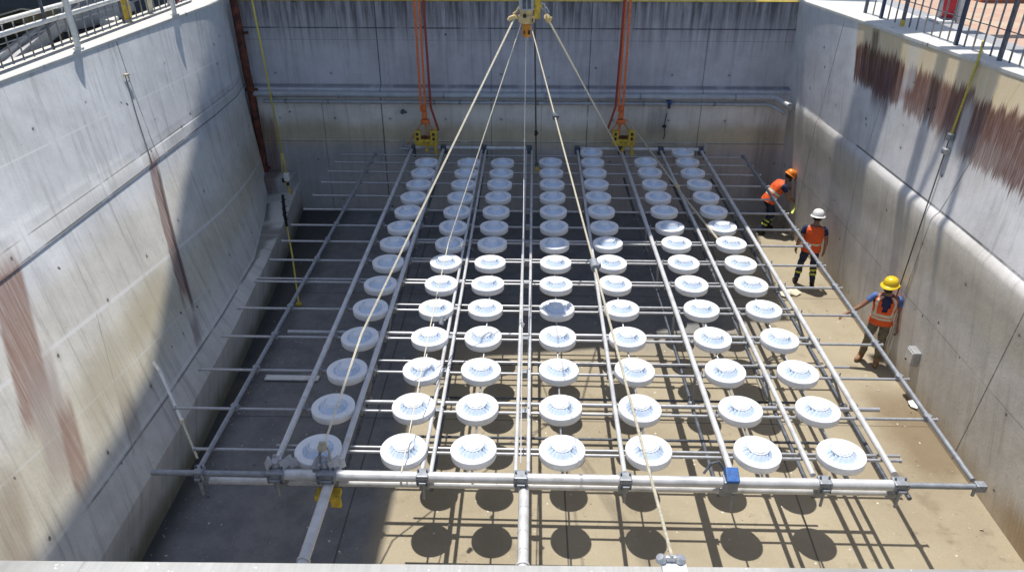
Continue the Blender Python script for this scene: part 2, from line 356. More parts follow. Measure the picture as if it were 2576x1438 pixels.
def wall_loft(name, prof, Ys, thick, side, mat, label):
    b = B(); uvl = b.bm.loops.layers.uv.new('wall'); rows = []
    for Y in Ys:
        P = prof(Y); pts = []
        for i in range(len(P)-1):
            n = max(1, int(abs(P[i][1]-P[i+1][1])/.35))
            pts += [(P[i][0]+(P[i+1][0]-P[i][0])*k/n, P[i][1]+(P[i+1][1]-P[i][1])*k/n) for k in range(n)]
        pts.append(P[-1]); rows.append([(x, Y, z) for x, z in pts])
    m = min(len(r) for r in rows); rows = [r[:m-1]+[r[-1]] if len(r) != m else r for r in rows]
    V = [[b.bm.verts.new(p) for p in r] for r in rows]
    for i in range(len(V)-1):
        for j in range(m-1):
            f = b.bm.faces.new((V[i][j], V[i+1][j], V[i+1][j+1], V[i][j+1])); f.smooth = True
            for lp in f.loops: lp[uvl].uv = (lp.vert.co.y, lp.vert.co.z)
    # back of the wall, buried in the ground
    W = [(b.bm.verts.new((side*thick, Y, 5.36)), b.bm.verts.new((side*thick, Y, -.05))) for Y in Ys]
    for i in range(len(V)-1):
        for q in ((V[i][0], V[i+1][0], W[i+1][0], W[i][0]), (W[i][0], W[i+1][0], W[i+1][1], W[i][1]), (V[i][-1], V[i+1][-1], W[i+1][1], W[i][1])):
            f = b.bm.faces.new(q)
            for lp in f.loops: lp[uvl].uv = (lp.vert.co.y, lp.vert.co.z)
    o = b.done(name, mat, sharp=25)
    return tag(o, label, 'wall')
YS = [.5+i*.5 for i in range(38)]
YSL = sorted([y for y in YS if y < 19]+[17.3, 17.6, 18.2, 18.75, 19.0])
def uv_faces(b, fn):
    uvl = b.bm.loops.layers.uv.verify() if b.bm.loops.layers.uv else b.bm.loops.layers.uv.new('wall')
    for f in b.bm.faces:
        for lp in f.loops: lp[uvl].uv = fn(lp.vert.co)
# fixed row counts per profile segment keep the loft regular
def fixed(prof, counts):
    def g(Y):
        P = prof(Y); out = []
        for (a, c), n in zip(zip(P, P[1:]), counts):
            out += [(a[0]+(c[0]-a[0])*k/n, a[1]+(c[1]-a[1])*k/n) for k in range(n)]
        return out+[P[-1]]
    return g
def loft_wall(name, prof, counts, back_x, mat, label):
    b = B(); uvl = b.bm.loops.layers.uv.new('wall'); g = fixed(prof, counts)
    V = [[b.bm.verts.new((x, Y, z)) for x, z in g(Y)] for Y in YSL]
    m = len(V[0])
    for i in range(len(V)-1):
        for j in range(m-1):
            f = b.bm.faces.new((V[i][j], V[i+1][j], V[i+1][j+1], V[i][j+1])); f.smooth = True
    W = [(b.bm.verts.new((back_x, Y, 5.5)), b.bm.verts.new((back_x, Y, -.05))) for Y in YSL]
    for i in range(len(V)-1):
        b.bm.faces.new((V[i][0], V[i+1][0], W[i+1][0], W[i][0])); b.bm.faces.new((W[i][0], W[i+1][0], W[i+1][1], W[i][1]))
    for f in b.bm.faces:
        for lp in f.loops: lp[uvl].uv = (lp.vert.co.y, lp.vert.co.z)
    o = b.done(name, mat, sharp=22); return tag(o, label, 'wall')
left_wall = loft_wall('concrete_wall', lprof, [6, 1, 1, 1, 7, 1, 2], -8.2, m_left, 'pale streaked concrete pit wall with brown vertical stains and a ledge, behind the tube ends on the left')
right_wall = loft_wall('concrete_wall', rprof, [6, 1, 1, 1, 1, 8], 7.75, m_right, 'grey concrete pit wall with rust and cream stains under its top edge, beside the three workers')
def coping(prof, x1, name, par):
    b = B(); uvl = b.bm.loops.layers.uv.new('wall')
    V = []
    for Y in YSL:
        x = prof(Y)[0][0]; s = 1 if x1 > x else -1
        V.append([b.bm.verts.new(p) for p in ((x-s*.012, Y, 5.495), (x-s*.012, Y, 5.545), (x+s*.01, Y, 5.56), (x1, Y, 5.56), (x1, Y, 5.40))])
    for i in range(len(V)-1):
        for j in range(4): b.bm.faces.new((V[i][j], V[i+1][j], V[i+1][j+1], V[i][j+1]))
    for f in b.bm.faces:
        for lp in f.loops: lp[uvl].uv = (lp.vert.co.y, lp.vert.co.x)
    return b.done(name, m_cop, par)
coping(lprof, -8.45, 'coping', left_wall); coping(rprof, 8.15, 'coping', right_wall)
# far wall: upper face, ledge, lower face, thicker foot
b = B(); uvl = b.bm.loops.layers.uv.new('wall')
prof = [(19.25, 5.475), (19.0, 5.475), (19.0, 3.42), (18.84, 3.38), (18.82, 3.34), (18.82, 2.03), (18.78, 2.0), (18.77, -.05)]
xs = [-7.6+.62*i for i in range(25)]
V = [[b.bm.verts.new((x, y, z)) for y, z in prof] for x in xs]
for i in range(24):
    for j in range(len(prof)-1): b.bm.faces.new((V[i][j], V[i+1][j], V[i+1][j+1], V[i][j+1]))
for f in b.bm.faces:
    for lp in f.loops: lp[uvl].uv = (lp.vert.co.x, lp.vert.co.z)
back_wall = tag(b.done('concrete_wall', m_back, sharp=25), 'shaded blue grey concrete wall at the far end with black drip stains and a pipe ledge', 'wall')
b = B(); b.box((0.1, 19.12, 5.487), (15, .3, .022), bev=.004); b.done('coping', m_yel, back_wall)
# near parapet
b = B(); uvl = b.bm.loops.layers.uv.new('wall'); b.box((-.2, 1.33, 2.72), (18, 1.9, 5.56), bev=.02)
for f in b.bm.faces:
    for lp in f.loops: lp[uvl].uv = (lp.vert.co.x, lp.vert.co.y)
near_wall = tag(b.done('parapet', m_rim), 'speckled light grey concrete parapet along the bottom edge of the view', 'parapet'); near_wall.rotation_euler = (0, 0, R(.75)); near_wall.location = (0, -.012, 0)
# corner block at the far left
b = B(); uvl = b.bm.loops.layers.uv.new('wall'); b.box((-6.83, 18.45, .55), (1.06, .62, 1.2), bev=.02)
for f in b.bm.faces:
    for lp in f.loops: lp[uvl].uv = (lp.vert.co.x, lp.vert.co.z)
tag(b.done('concrete_block', m_back), 'grey concrete corner block under the rusty pipe at the far left', 'block')
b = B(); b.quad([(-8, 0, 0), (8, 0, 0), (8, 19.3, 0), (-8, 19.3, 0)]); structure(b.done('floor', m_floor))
# ground around the pit, one ring sheet
b = B()
for (x0, y0, x1, y1) in ((-160, -60, -8.2, 240), (8.0, -60, 160, 240), (-8.2, 19.2, 8.0, 240), (-8.2, -60, 8.0, .4)):
    b.quad([(x0, y0, 5.42), (x1, y0, 5.42), (x1, y1, 5.42), (x0, y1, 5.42)])
structure(b.done('ground', m_yard))
b = B(); b.quad([(8.75, 4, 5.44), (40, 4, 5.44), (40, 60, 5.44), (8.75, 60, 5.44)]); structure(b.done('pavement', m_pave))
b = B(); uvl = b.bm.loops.layers.uv.new('wall'); b.box((8.45, 20, 5.46), (.6, 36, .10), bev=.015)
for f in b.bm.faces:
    for lp in f.loops: lp[uvl].uv = (lp.vert.co.y, lp.vert.co.x)
structure(b.done('kerb', concrete('kerb_concrete', (.36, .37, .39), streak=.02)))

def lw(px, py, off=.04):
    x = -7.
    for _ in range(12):
        p = PX(px, py, x); x = at_wall(lprof, p.y, max(0, min(5.5, p.z)))+off
    return PX(px, py, x)
def rw(px, py, off=.06):
    f = PX(px, py, 7.); x = 7.
    for _ in range(12):
        p = PX(px, py, x); x = at_wall(rprof, p.y, max(0, min(5.5, p.z)))-off
    return PX(px, py, x)
# ------------------------------------------------------------------ pipes on the walls
t = thing('rusty_pipe', 'rusty dark red pipe running down the far left corner of the pit', 'pipe', (-7.15, 18.72, .75))
b = B(); b.path([(0, 0, 0), (0, 0, 2.55), (-.03, 0, 3.), (-.05, 0, 5.0)], .1, 14); b.done('pipe', m_rust, t)
for z in (.5, 2.6, 4.): b = B(); b.box((0, .05, z), (.3, .1, .06), bev=.01); b.done('bracket', m_rust, t)
t = thing('wall_pipe', 'thick grey ledge pipe of the far wall with a capped bend at its right end', 'pipe', (0, 18.72, 3.24))
e = PX(1985, 268, 6.46)
b = B(); b.path([(-7.1, 0, .02), (0, 0, 0), (6.0, 0, 0), (6.18, -.02, 0), (6.26, -.12, -.01), (e.x, e.y-18.72, e.z-3.24)], .075, 14); b.done('pipe', m_pipe, t)
b = B(); d = Vector((e.x, e.y-18.72, e.z-3.24)); b.tube(d-Vector((.0, -.1, 0)), d+Vector((.01, -.03, -.01)), .092, 14); b.done('end_cap', m_galv, t)
for x in (-6.6, -4.9, -2.2, .4, 2.8, 5.2): b = B(); b.tube((x-.02, 0, 0), (x+.02, 0, 0), .083, 14); b.done('joint', m_grey, t)
t = thing('wall_pipe', 'thinner grey pipe with joints running just below the thick ledge pipe on the far wall', 'pipe', (0, 18.74, 3.06))
b = B(); b.path([(-6.9, 0, 0), (6.0, 0, 0), (6.12, -.08, 0), (e.x-.03, e.y-18.74+.08, e.z-3.24-.02)], .045, 12); b.done('pipe', m_pipe, t)
for x in (-6.3, -5.2, -2.45, -1.8, .2, 2.9, 4.7): b = B(); b.tube((x-.03, 0, 0), (x+.03, 0, 0), .054, 12); b.done('joint', m_grey, t)
p = PY(1683, 262, 18.7)
t = thing('wall_valve', 'small dark blue valve fixed under the pipes on the far wall', 'valve', p)
b = B(); b.tube((0, .1, .06), (0, -.06, .03), .05, 10).tube((0, -.03, .08), (0, -.05, -.10), .038, 10); b.done('valve_body', m_bluedk, t)
b = B(); b.tube((-.08, -.06, .07), (.1, -.06, .07), .016, 8); b.done('handle', m_blue, t)
t = thing('wall_cable', 'thin black cable dangling below the blue valve on the far wall', 'cable', PY(1676, 285, 18.74))
b = B(); q = [PY(x, y, 18.72)-t.location for x, y in ((1678, 285), (1674, 300), (1671, 318), (1673, 335), (1669, 350))]
b.path(q, .012, 6); b.done('cable', m_black, t); b = B(); b.box(q[2], (.1, .04, .07), bev=.01); b.done('clip', m_black, t)
p = PY(1013, 281, 18.75)
t = thing('wall_bolt', 'small dark anchor bolt below the pipes on the far wall', 'bolt', p); b = B(); b.tube((0, .08, 0), (0, -.08, 0), .05, 8).box((.05, -.05, .0), (.12, .04, .05)); b.done('bolt_head', m_dark, t)
# switch box on the right wall
bx = Vector((6.80, 10.84, .8))
t = thing('junction_box', 'small pale metal junction box on the right wall below the worker in the yellow helmet', 'box', bx)
b = B(); b.box((0, 0, 0), (.16, .26, .28), bev=.015); b.done('box_body', m_galv, t)
b = B(); b.box((-.085, 0, 0), (.015, .22, .23), bev=.005); b.done('cover', m_galv2, t)
b = B(); b.tube((-.09, .05, -.09), (-.105, .05, -.09), .02, 8); b.done('knob', m_rust, t)

# ------------------------------------------------------------------ pipe grid
GZ, MZ, BZ = 1.86, 1.93, 1.95
grid = thing('pipe_grid', 'large hanging grid of galvanised tubes and pipes carrying the white discs', 'frame', (0, 0, 0))
ROWS = [(393, 857, 1872), (413, 842, 1892), (436, 824, 1908), (464, 806, 1930), (497, 785, 1947), (532, 762, 1978), (572, 730, 2003), (613, 706, 2032), (661, 676, 2069),
        (716, 636, 2110), (784, 593, 2150), (856, 551, 2210), (941, 494, 2275), (1040, 430, 2344), (1143, 480, 2255)]
row_y = []
for k, (y, a, c) in enumerate(ROWS):
    p, q = PZ(a, y, GZ), PZ(c, y, GZ); Y = (p.y+q.y)/2; row_y.append(Y)
    b = B(); b.tube((p.x, Y, GZ), (q.x, Y, GZ), .0215, 10)
    for e_ in (p.x, q.x): b.tube((e_-.012, Y, GZ), (e_+.012, Y, GZ), .03, 10)
    b.done('cross_tube', m_galv, grid)
for y, a, c in ((1133, 690, 2255), (1020, 905, 2205), (915, 950, 2130), (843, 720, 2050), (772, 985, 2000), (707, 640, 1900), (655, 1010, 1890), (607, 1000, 1850)):
    p, q = PZ(a, y, GZ-.02), PZ(c, y, GZ-.02); Y = (p.y+q.y)/2
    b = B(); b.tube((p.x, Y, GZ-.02), (q.x, Y, GZ-.02), .02 if y not in (843, 1020) else .032, 10); b.done('cross_tube', m_galv, grid)
for (a, y0), (c, y1), r in (((940, 393), (496, 1188), .03), ((1870, 393), (2447, 1207), .032)):
    p, q = PZ(a, y0, GZ+.054), PZ(c, y1, GZ+.054)
    b = B(); b.tube(p, q, r, 12); b.done('side_tube', m_grey, grid)
    for Y in row_y[:14]:
        f = (Y-p.y)/(q.y-p.y)
        b = B(); X = p.x+(q.x-p.x)*f; b.box((X, Y, GZ+.03), (.085, .075, .10), bev=.012).tube((X-.05, Y, GZ+.06), (X+.06, Y, GZ+.06), .014, 6); b.done('coupler', m_grey, grid)
MAIN = [((1035, 376), (690, 1172), .039, m_galv2, 0), ((1115, 376), (846, 1190), .040, m_galv2, 0), ((1217, 376), (1071, 1190), .026, m_galv2, .055), ((1331, 376), (1313, 1184), .026, m_galv2, .075),
        ((1453, 376), (1571, 1186), .031, m_galv2, 0), ((1562, 376), (1838, 1182), .039, m_galv2, 0), ((1661, 376), (2046, 1192), .034, m_galv2, 0), ((1762, 376), (2250, 1190), .039, m_galv2, 0)]
main_line = []
for (a, y0), (c, y1), r, mt, dbl in MAIN:
    p, q = PZ(a, y0, MZ), PZ(c, y1, MZ); main_line.append((p, q, r))
    for off in ((-dbl, dbl) if dbl else (0,)):
        b = B(); o_ = Vector((off, 0, 0)); zz = Vector((0, 0, r-.048)); b.tube(p+o_+zz, q+o_+zz, r, 14)
        for f in (.18, .37, .55, .78):                                        # sleeve joints
            m_ = p.lerp(q, f)+o_+zz; d = (q-p).normalized(); b.tube(m_-d*.03, m_+d*.03, r*1.12, 14)
        b.done('long_pipe', mt, grid)
# couplers where the long pipes cross the tubes (near rows)
n_c = 0
for Y in row_y[5:]:
    for (p, q, r) in main_line:
        if n_c >= 70: break
        f = (Y-p.y)/(q.y-p.y); X = p.x+(q.x-p.x)*f; sx = .5*r+.05
        b = B(); b.box((X+.01, Y, GZ+.0), (.10, .085, .11), bev=.012).box((X+sx, Y+.02, GZ-.01), (.05, .06, .06), bev=.01).tube((X+sx, Y-.05, GZ+.03), (X+sx, Y+.06, GZ+.03), .011, 6).tube((X+sx+.01, Y+.02, GZ-.07), (X+sx+.01, Y+.02, GZ+.09), .009, 6)
        b.done('coupler', m_grey, grid); n_c += 1
# lower tubes and their hangers
low = [(1040, 640), (1130, 955), (1683, 827), (1856, 827), (1937, 705), (2075, 900)]
for i, (px, py) in enumerate(low):
    g = PZ(px, py, 1.32); y0, y1 = 6.9, 18.0
    b = B(); b.tube((g.x, y0, 1.32), (g.x, y1, 1.32), .03, 10); b.done('lower_tube', m_dark, grid)
    ln = min(main_line, key=lambda l: abs(l[0].x-g.x))
    for Y in row_y[4::2]:
        if Y < 7: continue
        f = (Y-ln[0].y)/(ln[1].y-ln[0].y); X = ln[0].x+(ln[1].x-ln[0].x)*f
        b = B(); b.tube((g.x, Y, 1.30), (X, Y+.05, GZ+.02), .014, 6).tube((g.x, Y+.12, 1.30), (X, Y+.09, GZ+.02), .014, 6); b.tube((g.x-.05, Y+.06, 1.32), (g.x+.05, Y+.06, 1.32), .036, 8); b.done('hanger', m_grey, grid)
for Y in row_y[9:15]:
    if Y > 6.7: b = B(); b.tube((-1.75, Y+.18, 1.27), (4.1, Y+.18, 1.27), .02, 8); b.done('lower_cross_tube', m_dark, grid)
# beams
bY = PZ(1300, 1203, BZ).y
def bx_(px): return PZ(px, 1203, BZ).x
lowY = PZ(1300, 1221, 1.74).y
b = B(); b.tube((bx_(372), bY, BZ), (bx_(705), bY, BZ), .036, 14); b.done('front_beam', m_grey, grid)
b = B(); b.tube((bx_(705), bY, BZ), (bx_(2262), bY, BZ), .064, 20)
for px in (735, 1035, 1095, 1250, 1345, 1540, 1610, 1800, 1870, 2040, 2110): b.tube((bx_(px)-.006, bY, BZ), (bx_(px)+.006, bY, BZ), .0665, 20)
b.done('front_beam', m_galv2, grid)
b = B(); b.tube((bx_(2262), bY, BZ), (bx_(2455), bY, BZ), .036, 14); b.box((bx_(2450), bY, BZ), (.12, .1, .1), bev=.015).tube((bx_(2440), bY, BZ-.14), (bx_(2440), bY, BZ), .02, 8); b.done('front_beam', m_grey, grid)
b = B(); b.tube((bx_(483), lowY, 1.74), (bx_(2276), lowY, 1.74), .044, 16)
for px in (520, 730, 960, 1150, 1420, 1660, 1760, 1950, 2170): b.tube((bx_(px)-.008, lowY, 1.74), (bx_(px)+.008, lowY, 1.74), .047, 16)
b.done('lower_beam', m_galv2, grid)
for px, w, mt in ((495, .10, m_grey), (692, .21, m_grey), (820, .24, m_grey), (1063, .15, m_grey), (1310, .17, m_grey), (1572, .15, m_grey), (2066, .15, m_grey), (2252, .17, m_grey)):
    X = bx_(px); b = B(); b.box((X, bY, BZ), (w, .15, .15), bev=.02).box((X, lowY+.01, 1.75), (w*.9, .11, .12), bev=.015).box((X, (bY+lowY)/2+.01, 1.85), (w*.7, .06, .18))
    b.tube((X, bY-.05, BZ-.30), (X, bY-.05, BZ-.05), .018, 8).tube((X-w*.3, bY-.09, BZ-.02), (X+w*.3, bY-.09, BZ-.02), .014, 8)
    b.done('clamp', mt, grid)
    b = B()
    for dx in (-w*.34, w*.34):
        for (yy, zz) in ((bY-.082, BZ+.035), (bY-.082, BZ-.045)): b.tube((X+dx, yy, zz), (X+dx, yy-.014, zz), .013, 6)
        b.tube((X+dx, bY+.01, BZ+.07), (X+dx, bY+.01, BZ+.11), .012, 6)
    b.done('clamp_bolts', m_dark, grid)
for px in (692, 815):                                                       # torn-looking jaw plates on two clamps
    X = bx_(px); b = B()
    for k, (dx, dz, rz_, sy_) in enumerate(((-.11, .1, .5, .16), (.1, .11, -.6, .18), (.02, .14, .1, .13), (.17, .07, -1., .1), (-.04, .09, 1.1, .12))):
        b.box((X+dx, bY+.07+.02*k, BZ+dz), (.03, sy_, .11), Matrix.Rotation(rz_, 3, 'Z') @ Matrix.Rotation(.5*(-1)**k, 3, 'Y'), .006)
    b.lathe([(0, .0), (.075, .0), (.085, .04), (.06, .08), (0, .09)], 14, Matrix.Translation((X-.02, bY+.1, BZ+.05)))
    b.done('clamp_jaw', m_galv, grid)
X = bx_(1832); b = B(); b.box((X, bY-.01, BZ), (.17, .16, .155), bev=.02).box((X, lowY, 1.75), (.16, .11, .12), bev=.015).tube((X+.03, bY-.1, 1.62), (X+.03, bY-.1, 1.85), .016, 8); b.done('clamp', m_grey, grid)
b = B(); b.box((X+.01, bY-.005, BZ+.10), (.15, .18, .13), Matrix.Rotation(.45, 3, 'X'), .012).box((X+.01, bY-.1, BZ+.10), (.09, .02, .012)); o = b.done('clamp_cover', m_blue, grid); o['label'] = 'blue painted clamp cover'
b = B(); b.path([PZ(1770, 1190, 2.0), PZ(1790, 1165, 2.12), PZ(1808, 1160, 2.12), PZ(1822, 1180, 2.02)], .016, 8); b.done('clamp_lever', m_dark, grid)
# far beam
fY = PZ(1400, 374, BZ).y
for a, c in ((1045, 1338), (1452, 1760)):
    b = B(); p, q = PZ(a, 374, BZ), PZ(c, 374, BZ); b.tube((p.x, fY, BZ), (q.x, fY, BZ), .05, 14)
    for f in (.03, .25, .3, .62): m_ = p.x+(q.x-p.x)*f; b.tube((m_, fY, BZ), (m_+.03, fY, BZ), .055, 14)
    b.done('far_beam', m_galv2, grid)
for (p, q, r) in main_line:
    b = B(); b.box((p.x, fY+.02, BZ-.04), (.15, .16, .2), bev=.02).box((p.x+.08, fY-.02, BZ-.14), (.05, .1, .2), bev=.01); b.done('end_bracket', m_dark, grid)
p = PZ(1770, 368, 2.0); b = B(); b.box((p.x, fY-.05, 2.02), (.11, .13, .2), bev=.02); b.done('end_cap', m_galv, grid)
b = B(); p = PZ(1025, 378, 1.95); b.box((p.x, fY, 1.95), (.16, .14, .16), bev=.02).tube((p.x-.14, fY-.1, 1.9), (p.x-.1, fY-.08, 2.2), .022, 8).tube((p.x-.2, fY-.1, 1.95), (p.x+.02, fY-.1, 1.95), .03, 8).box((p.x-.04, fY-.15, 1.8), (.12, .1, .1), bev=.02); b.done('end_clamp', m_galv, grid)
# struts back to the parapet
for px, dxdy in ((826, -.341), (1318, 0)):
    p = PZ(px, 1222, 1.84); X = p.x if px != 1318 else p.x
    b = B(); b.tube((X, 2.3, 1.84), (X, bY-.02, 1.84), .062, 16)
    for Y in (2.6, 5.5, 5.75, 6.1): b.tube((X, Y, 1.84), (X, Y+.012, 1.84), .066, 16)
    b.tube((X, 5.12, 1.84), (X, 5.16, 1.84), .085, 16); b.tube((X, 5.30, 1.84), (X, 5.33, 1.84), .075, 16)
    b.done('strut', m_galv2, grid)
b = B(); X = bx_(823); b.box((X-.03, bY-.02, 1.66), (.30, .16, .08), bev=.012).box((X+.08, bY-.10, 1.62), (.12, .06, .14), bev=.01); o = b.done('strut_bracket', m_yel, grid); o['label'] = 'yellow bracket under the beam'

# ------------------------------------------------------------------ white discs
cols = [
 [(800,1128),(838,1020),(873,927),(905,845),(932,772),(957,712),(976,657),(993,609),(1010,568),(1026,529),(1040,493),(1053,461),(1064,432),(1073,406)],
 [(1015,1128),(1040,1020),(1063,927),(1081,845),(1097,773),(1110,712),(1121,657),(1132,610),(1140,568),(1149,529),(1158,494),(1166,461),(1173,432),(1179,406)],
 [(1191,1128),(1200,1022),(1210,928),(1215,845),(1221,773),(1227,712),(1233,658),(1238,610),(1243,568),(1248,529),(1253,493),(1257,461),(1261,433),(1264,407)],
 [(1414,1130),(1410,1023),(1406,928),(1403,845),(1401,774),(1399,713),(1398,659),(1395,611),(1394,568),(1392,529),(1390,493),(1389,461),(1387,432),(1385,406)],
 [(1632,1130),(1610,1025),(1597,929),(1579,846),(1564,774),(1548,712),(1538,659),(1529,610),(1520,568),(1513,528),(1505,493),(1500,460),(1496,432),(1491,406),(1488,381)],
 [(1906,1135),(1863,1027),(1825,931),(1793,848),(1765,775),(1740,713),(1720,659),(1702,610),(1685,568),(1671,528),(1656,493),(1647,461),(1635,431),(1625,405)],
 [(2117,1140),(2058,1028),(2008,934),(1962,850),(1922,776),(1890,714),(1864,660),(1840,610),(1817,568),(1796,528),(1777,493),(1760,461),(1743,432),(1730,405),(1718,381)]]
def disc_proto():
    root = thing('aerator_disc', 'x', 'disc')
    b = B(); b.lathe([(0, -.112), (.262, -.112), (.276, -.106), (.283, -.096), (.287, -.008), (.283, 0), (.276, .003), (.2, -.003), (.189, -.008), (.183, -.032), (0, -.034)], 56)
    b.done('rim', m_white, root, sharp=50)
    def wob(i, a, r, z):
        side = .22+max(0, abs(math.cos(a))-.45)*1.9          # pleats fan out to both sides
        k = (math.sin(a*16)+.45*math.sin(a*37+1))*side
        return r+.005*k*(1 if i in (1, 2, 3) else .2), z+.010*k*(1 if i in (1, 2, 3) else 0)
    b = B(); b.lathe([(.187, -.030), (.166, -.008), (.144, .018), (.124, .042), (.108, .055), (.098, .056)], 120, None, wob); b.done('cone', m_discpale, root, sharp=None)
    b = B(); b.lathe([(.112, .046), (.117, .055), (.113, .059), (.102, .054)], 48, None, lambda i, a, r, z: (r*(1+.16*abs(math.cos(a))**6), z+(.024*abs(math.cos(a))**8 if i in (1, 2) else 0))); b.done('collar', m_white, root, sharp=None)
    b = B(); b.lathe([(.100, .045), (.098, .064), (.090, .072), (.07, .0765), (.04, .0795), (0, .081)], 36, None, lambda i, a, r, z: (r*(1+.02*math.sin(3*a+1)), z+.002*math.sin(5*a))); b.done('hub', m_dischub, root, sharp=60)
    return root
DZ = 2.0
ordn = ['first', 'second', 'third', 'fourth', 'fifth', 'sixth', 'seventh', 'eighth', 'ninth', 'tenth', 'eleventh', 'twelfth', 'thirteenth', 'fourteenth', 'fifteenth']
cname = ['leftmost', 'second from left', 'third from left', 'middle', 'third from right', 'second from right', 'rightmost']
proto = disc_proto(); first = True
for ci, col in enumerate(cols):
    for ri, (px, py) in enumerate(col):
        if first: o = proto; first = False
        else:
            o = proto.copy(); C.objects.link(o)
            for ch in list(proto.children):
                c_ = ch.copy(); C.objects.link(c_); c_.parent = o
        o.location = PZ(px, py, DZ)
        o.rotation_euler = (random.uniform(-.035, .035), random.uniform(-.035, .035), random.uniform(-.3, .3))
        far = len(col)-ri
        pos = f'{ordn[ri]} from the near end' if ri < 8 else (f'{ordn[far-1]} from the far end' if far > 1 else 'at the far end')
        o['label'] = f'white disc in the {cname[ci]} row, {pos}'
        o['group'] = 'white discs on the pipe grid'
# rods that carry the discs of each row
for ci, col in enumerate(cols):
    a, c = PZ(*col[0], DZ), PZ(*col[-1], DZ); d = (a-c).normalized()
    b = B(); p, q = a+d*.35, c-d*.2; b.tube((p.x, p.y, 1.90-.028), (q.x, q.y, 1.90-.028), .014, 8); b.done('disc_rod', m_galv, grid)

# ------------------------------------------------------------------ hoist and ropes
HY = 11.4
hc = PY(1325, 40, HY)
hk = thing('hoist_block', 'yellow and orange crane hook block with a grey cylinder at the top centre', 'hoist', hc)
def hz(py): return PY(1325, py, HY).z-hc.z
b = B(); b.tube((0, 0, hz(22)), (0, 0, 1.3), .115, 24).tube((0, 0, hz(24)), (0, 0, hz(20)), .122, 24); b.done('cylinder', m_pipe, hk)
for a in (-1.9, -1.25): b = B(); b.box((math.cos(a)*.112, math.sin(a)*.112, .66), (.055, .012, 1.1), Matrix.Rotation(a+math.pi/2, 3, 'Z')); b.done('guide_strip', m_dark, hk)
b = B(); b.tube((0, 0, hz(37)), (0, 0, hz(23.5)), .088, 20, r2=.11); b.done('collar', m_cream, hk)
b = B(); b.lathe([(0, hz(58)), (.10, hz(58)), (.128, hz(55)), (.128, hz(40)), (.10, hz(37)), (0, hz(37))], 8, Matrix.Rotation(R(22.5), 4, 'Z')); b.done('block_housing', m_cream, hk, sharp=20)
b = B(); b.box((-.03, -.118, hz(37.5)), (.045, .03, .05)).box((.09, -.115, hz(49)), (.014, .03, .06)); b.done('slot', m_black, hk)
b = B(); b.lathe([(0, hz(92)), (.058, hz(92)), (.066, hz(88)), (.068, hz(66)), (.055, hz(59)), (0, hz(58.5))], 10); b.done('swivel', m_amber, hk, sharp=30)
b = B(); b.box((.038, -.058, hz(80)), (.034, .02, .06)).box((-.035, -.06, hz(80)), (.016, .02, .05)); b.done('slot', m_black, hk)
b = B(); b.tube((0, 0, hz(103)), (0, 0, hz(91)), .028, 12); b.done('tip', m_galv, hk)
b = B(); b.box((.155, 0, .32), (.09, .10, .72), bev=.012).box((.16, -.01, hz(18)), (.12, .1, .06), Matrix.Rotation(-.6, 3, 'Y'), .01); b.done('side_plate', m_yel, hk)
b = B(); b.path([(.20, 0, hz(8)), (.25, 0, hz(12)), (.275, 0, hz(22)), (.24, 0, hz(26)), (.20, 0, hz(18))], .014, 8); b.path([(.25, 0, hz(22)), (.29, 0, hz(20)), (.32, 0, hz(31)), (.29, 0, hz(36)), (.26, 0, hz(26))], .012, 8); b.done('shackle', m_galv, hk)
b = B(); b.path([(-.11, 0, hz(18)), (-.15, 0, hz(30)), (-.20, 0, hz(36))], .016, 8); b.path([(-.12, 0, hz(44)), (-.18, -.01, hz(42)), (-.25, -.01, hz(47)), (-.27, -.02, hz(52))], [.03, .034, .034, .026], 8); b.done('shackle', m_cream, hk)
b = B()
for dx in (-.05, .05): b.tube((dx, 0, 1.2), (dx, 0, 21), .012, 6)
b.done('hoist_cable', m_wire, hk)
def rope(label, pts, r, mat, grips=(), strands=None, name='rope'):
    t = thing(name, label, 'rope', pts[-1]); o = Vector(pts[-1])
    L = [Vector(p)-o for p in pts]; d = (L[-1]-L[0])
    for off in (strands or [0]):
        n = 14; P_ = []
        for i in range(len(L)-1):
            for k in range(n): P_.append(L[i].lerp(L[i+1], k/n))
        P_.append(L[-1]); P_ = [p+Vector((off, 0, 0)) for p in P_]
        P_ = [p+Vector((0, 0, -.0))for p in P_]
        b = B(); b.path(P_, r, 8); b.done('strand', mat, t)
    for (f, w, mt) in grips:
        p = L[0].lerp(L[-1], f); dn = d.normalized(); b = B(); b.tube(p-dn*w, p+dn*w, w*.62, 10).box(p+Vector((w*.5, 0, 0)), (w*.9, w*.6, w*.6), bev=w*.1); b.done('rope_grip', mt, t)
    return t
def hp(px, py): return PY(px, py, HY)
rope('doubled pale rope from the hoist down to the near left clamp of the grid', [hp(1295, 45), PZ(910, 838, 2.98), PZ(817, 1112, 2.33)], .0062, m_rope, strands=[-.0075, .0075])
t = thing('turnbuckle', 'grey steel turnbuckle and hook joining the leftmost rope to the near beam', 'turnbuckle', PZ(817, 1115, 2.3))
o_ = t.location; q = [PZ(x, y, z)-o_ for x, y, z in ((812, 1118, 2.3), (806, 1135, 2.22), (801, 1155, 2.12), (797, 1180, 2.02))]
b = B(); b.box(q[0], (.09, .05, .08), bev=.01).lathe([(0, -.05), (.05, -.03), (.055, .01), (.03, .05), (0, .06)], 12, Matrix.Translation(q[0].lerp(q[1], .4))); b.done('hook', m_rope2, t)
b = B(); b.path(q, [.03, .022, .035, .05], 8).box(q[3]-Vector((0, 0, .0)), (.09, .08, .1), bev=.01); b.done('link', m_grey, t)
b = B(); b.path([PZ(817, 1115, 2.3)-o_, PZ(828, 1135, 2.22)-o_, PZ(836, 1180, 2.0)-o_], .013, 8); b.done('stay', m_rope2, t)
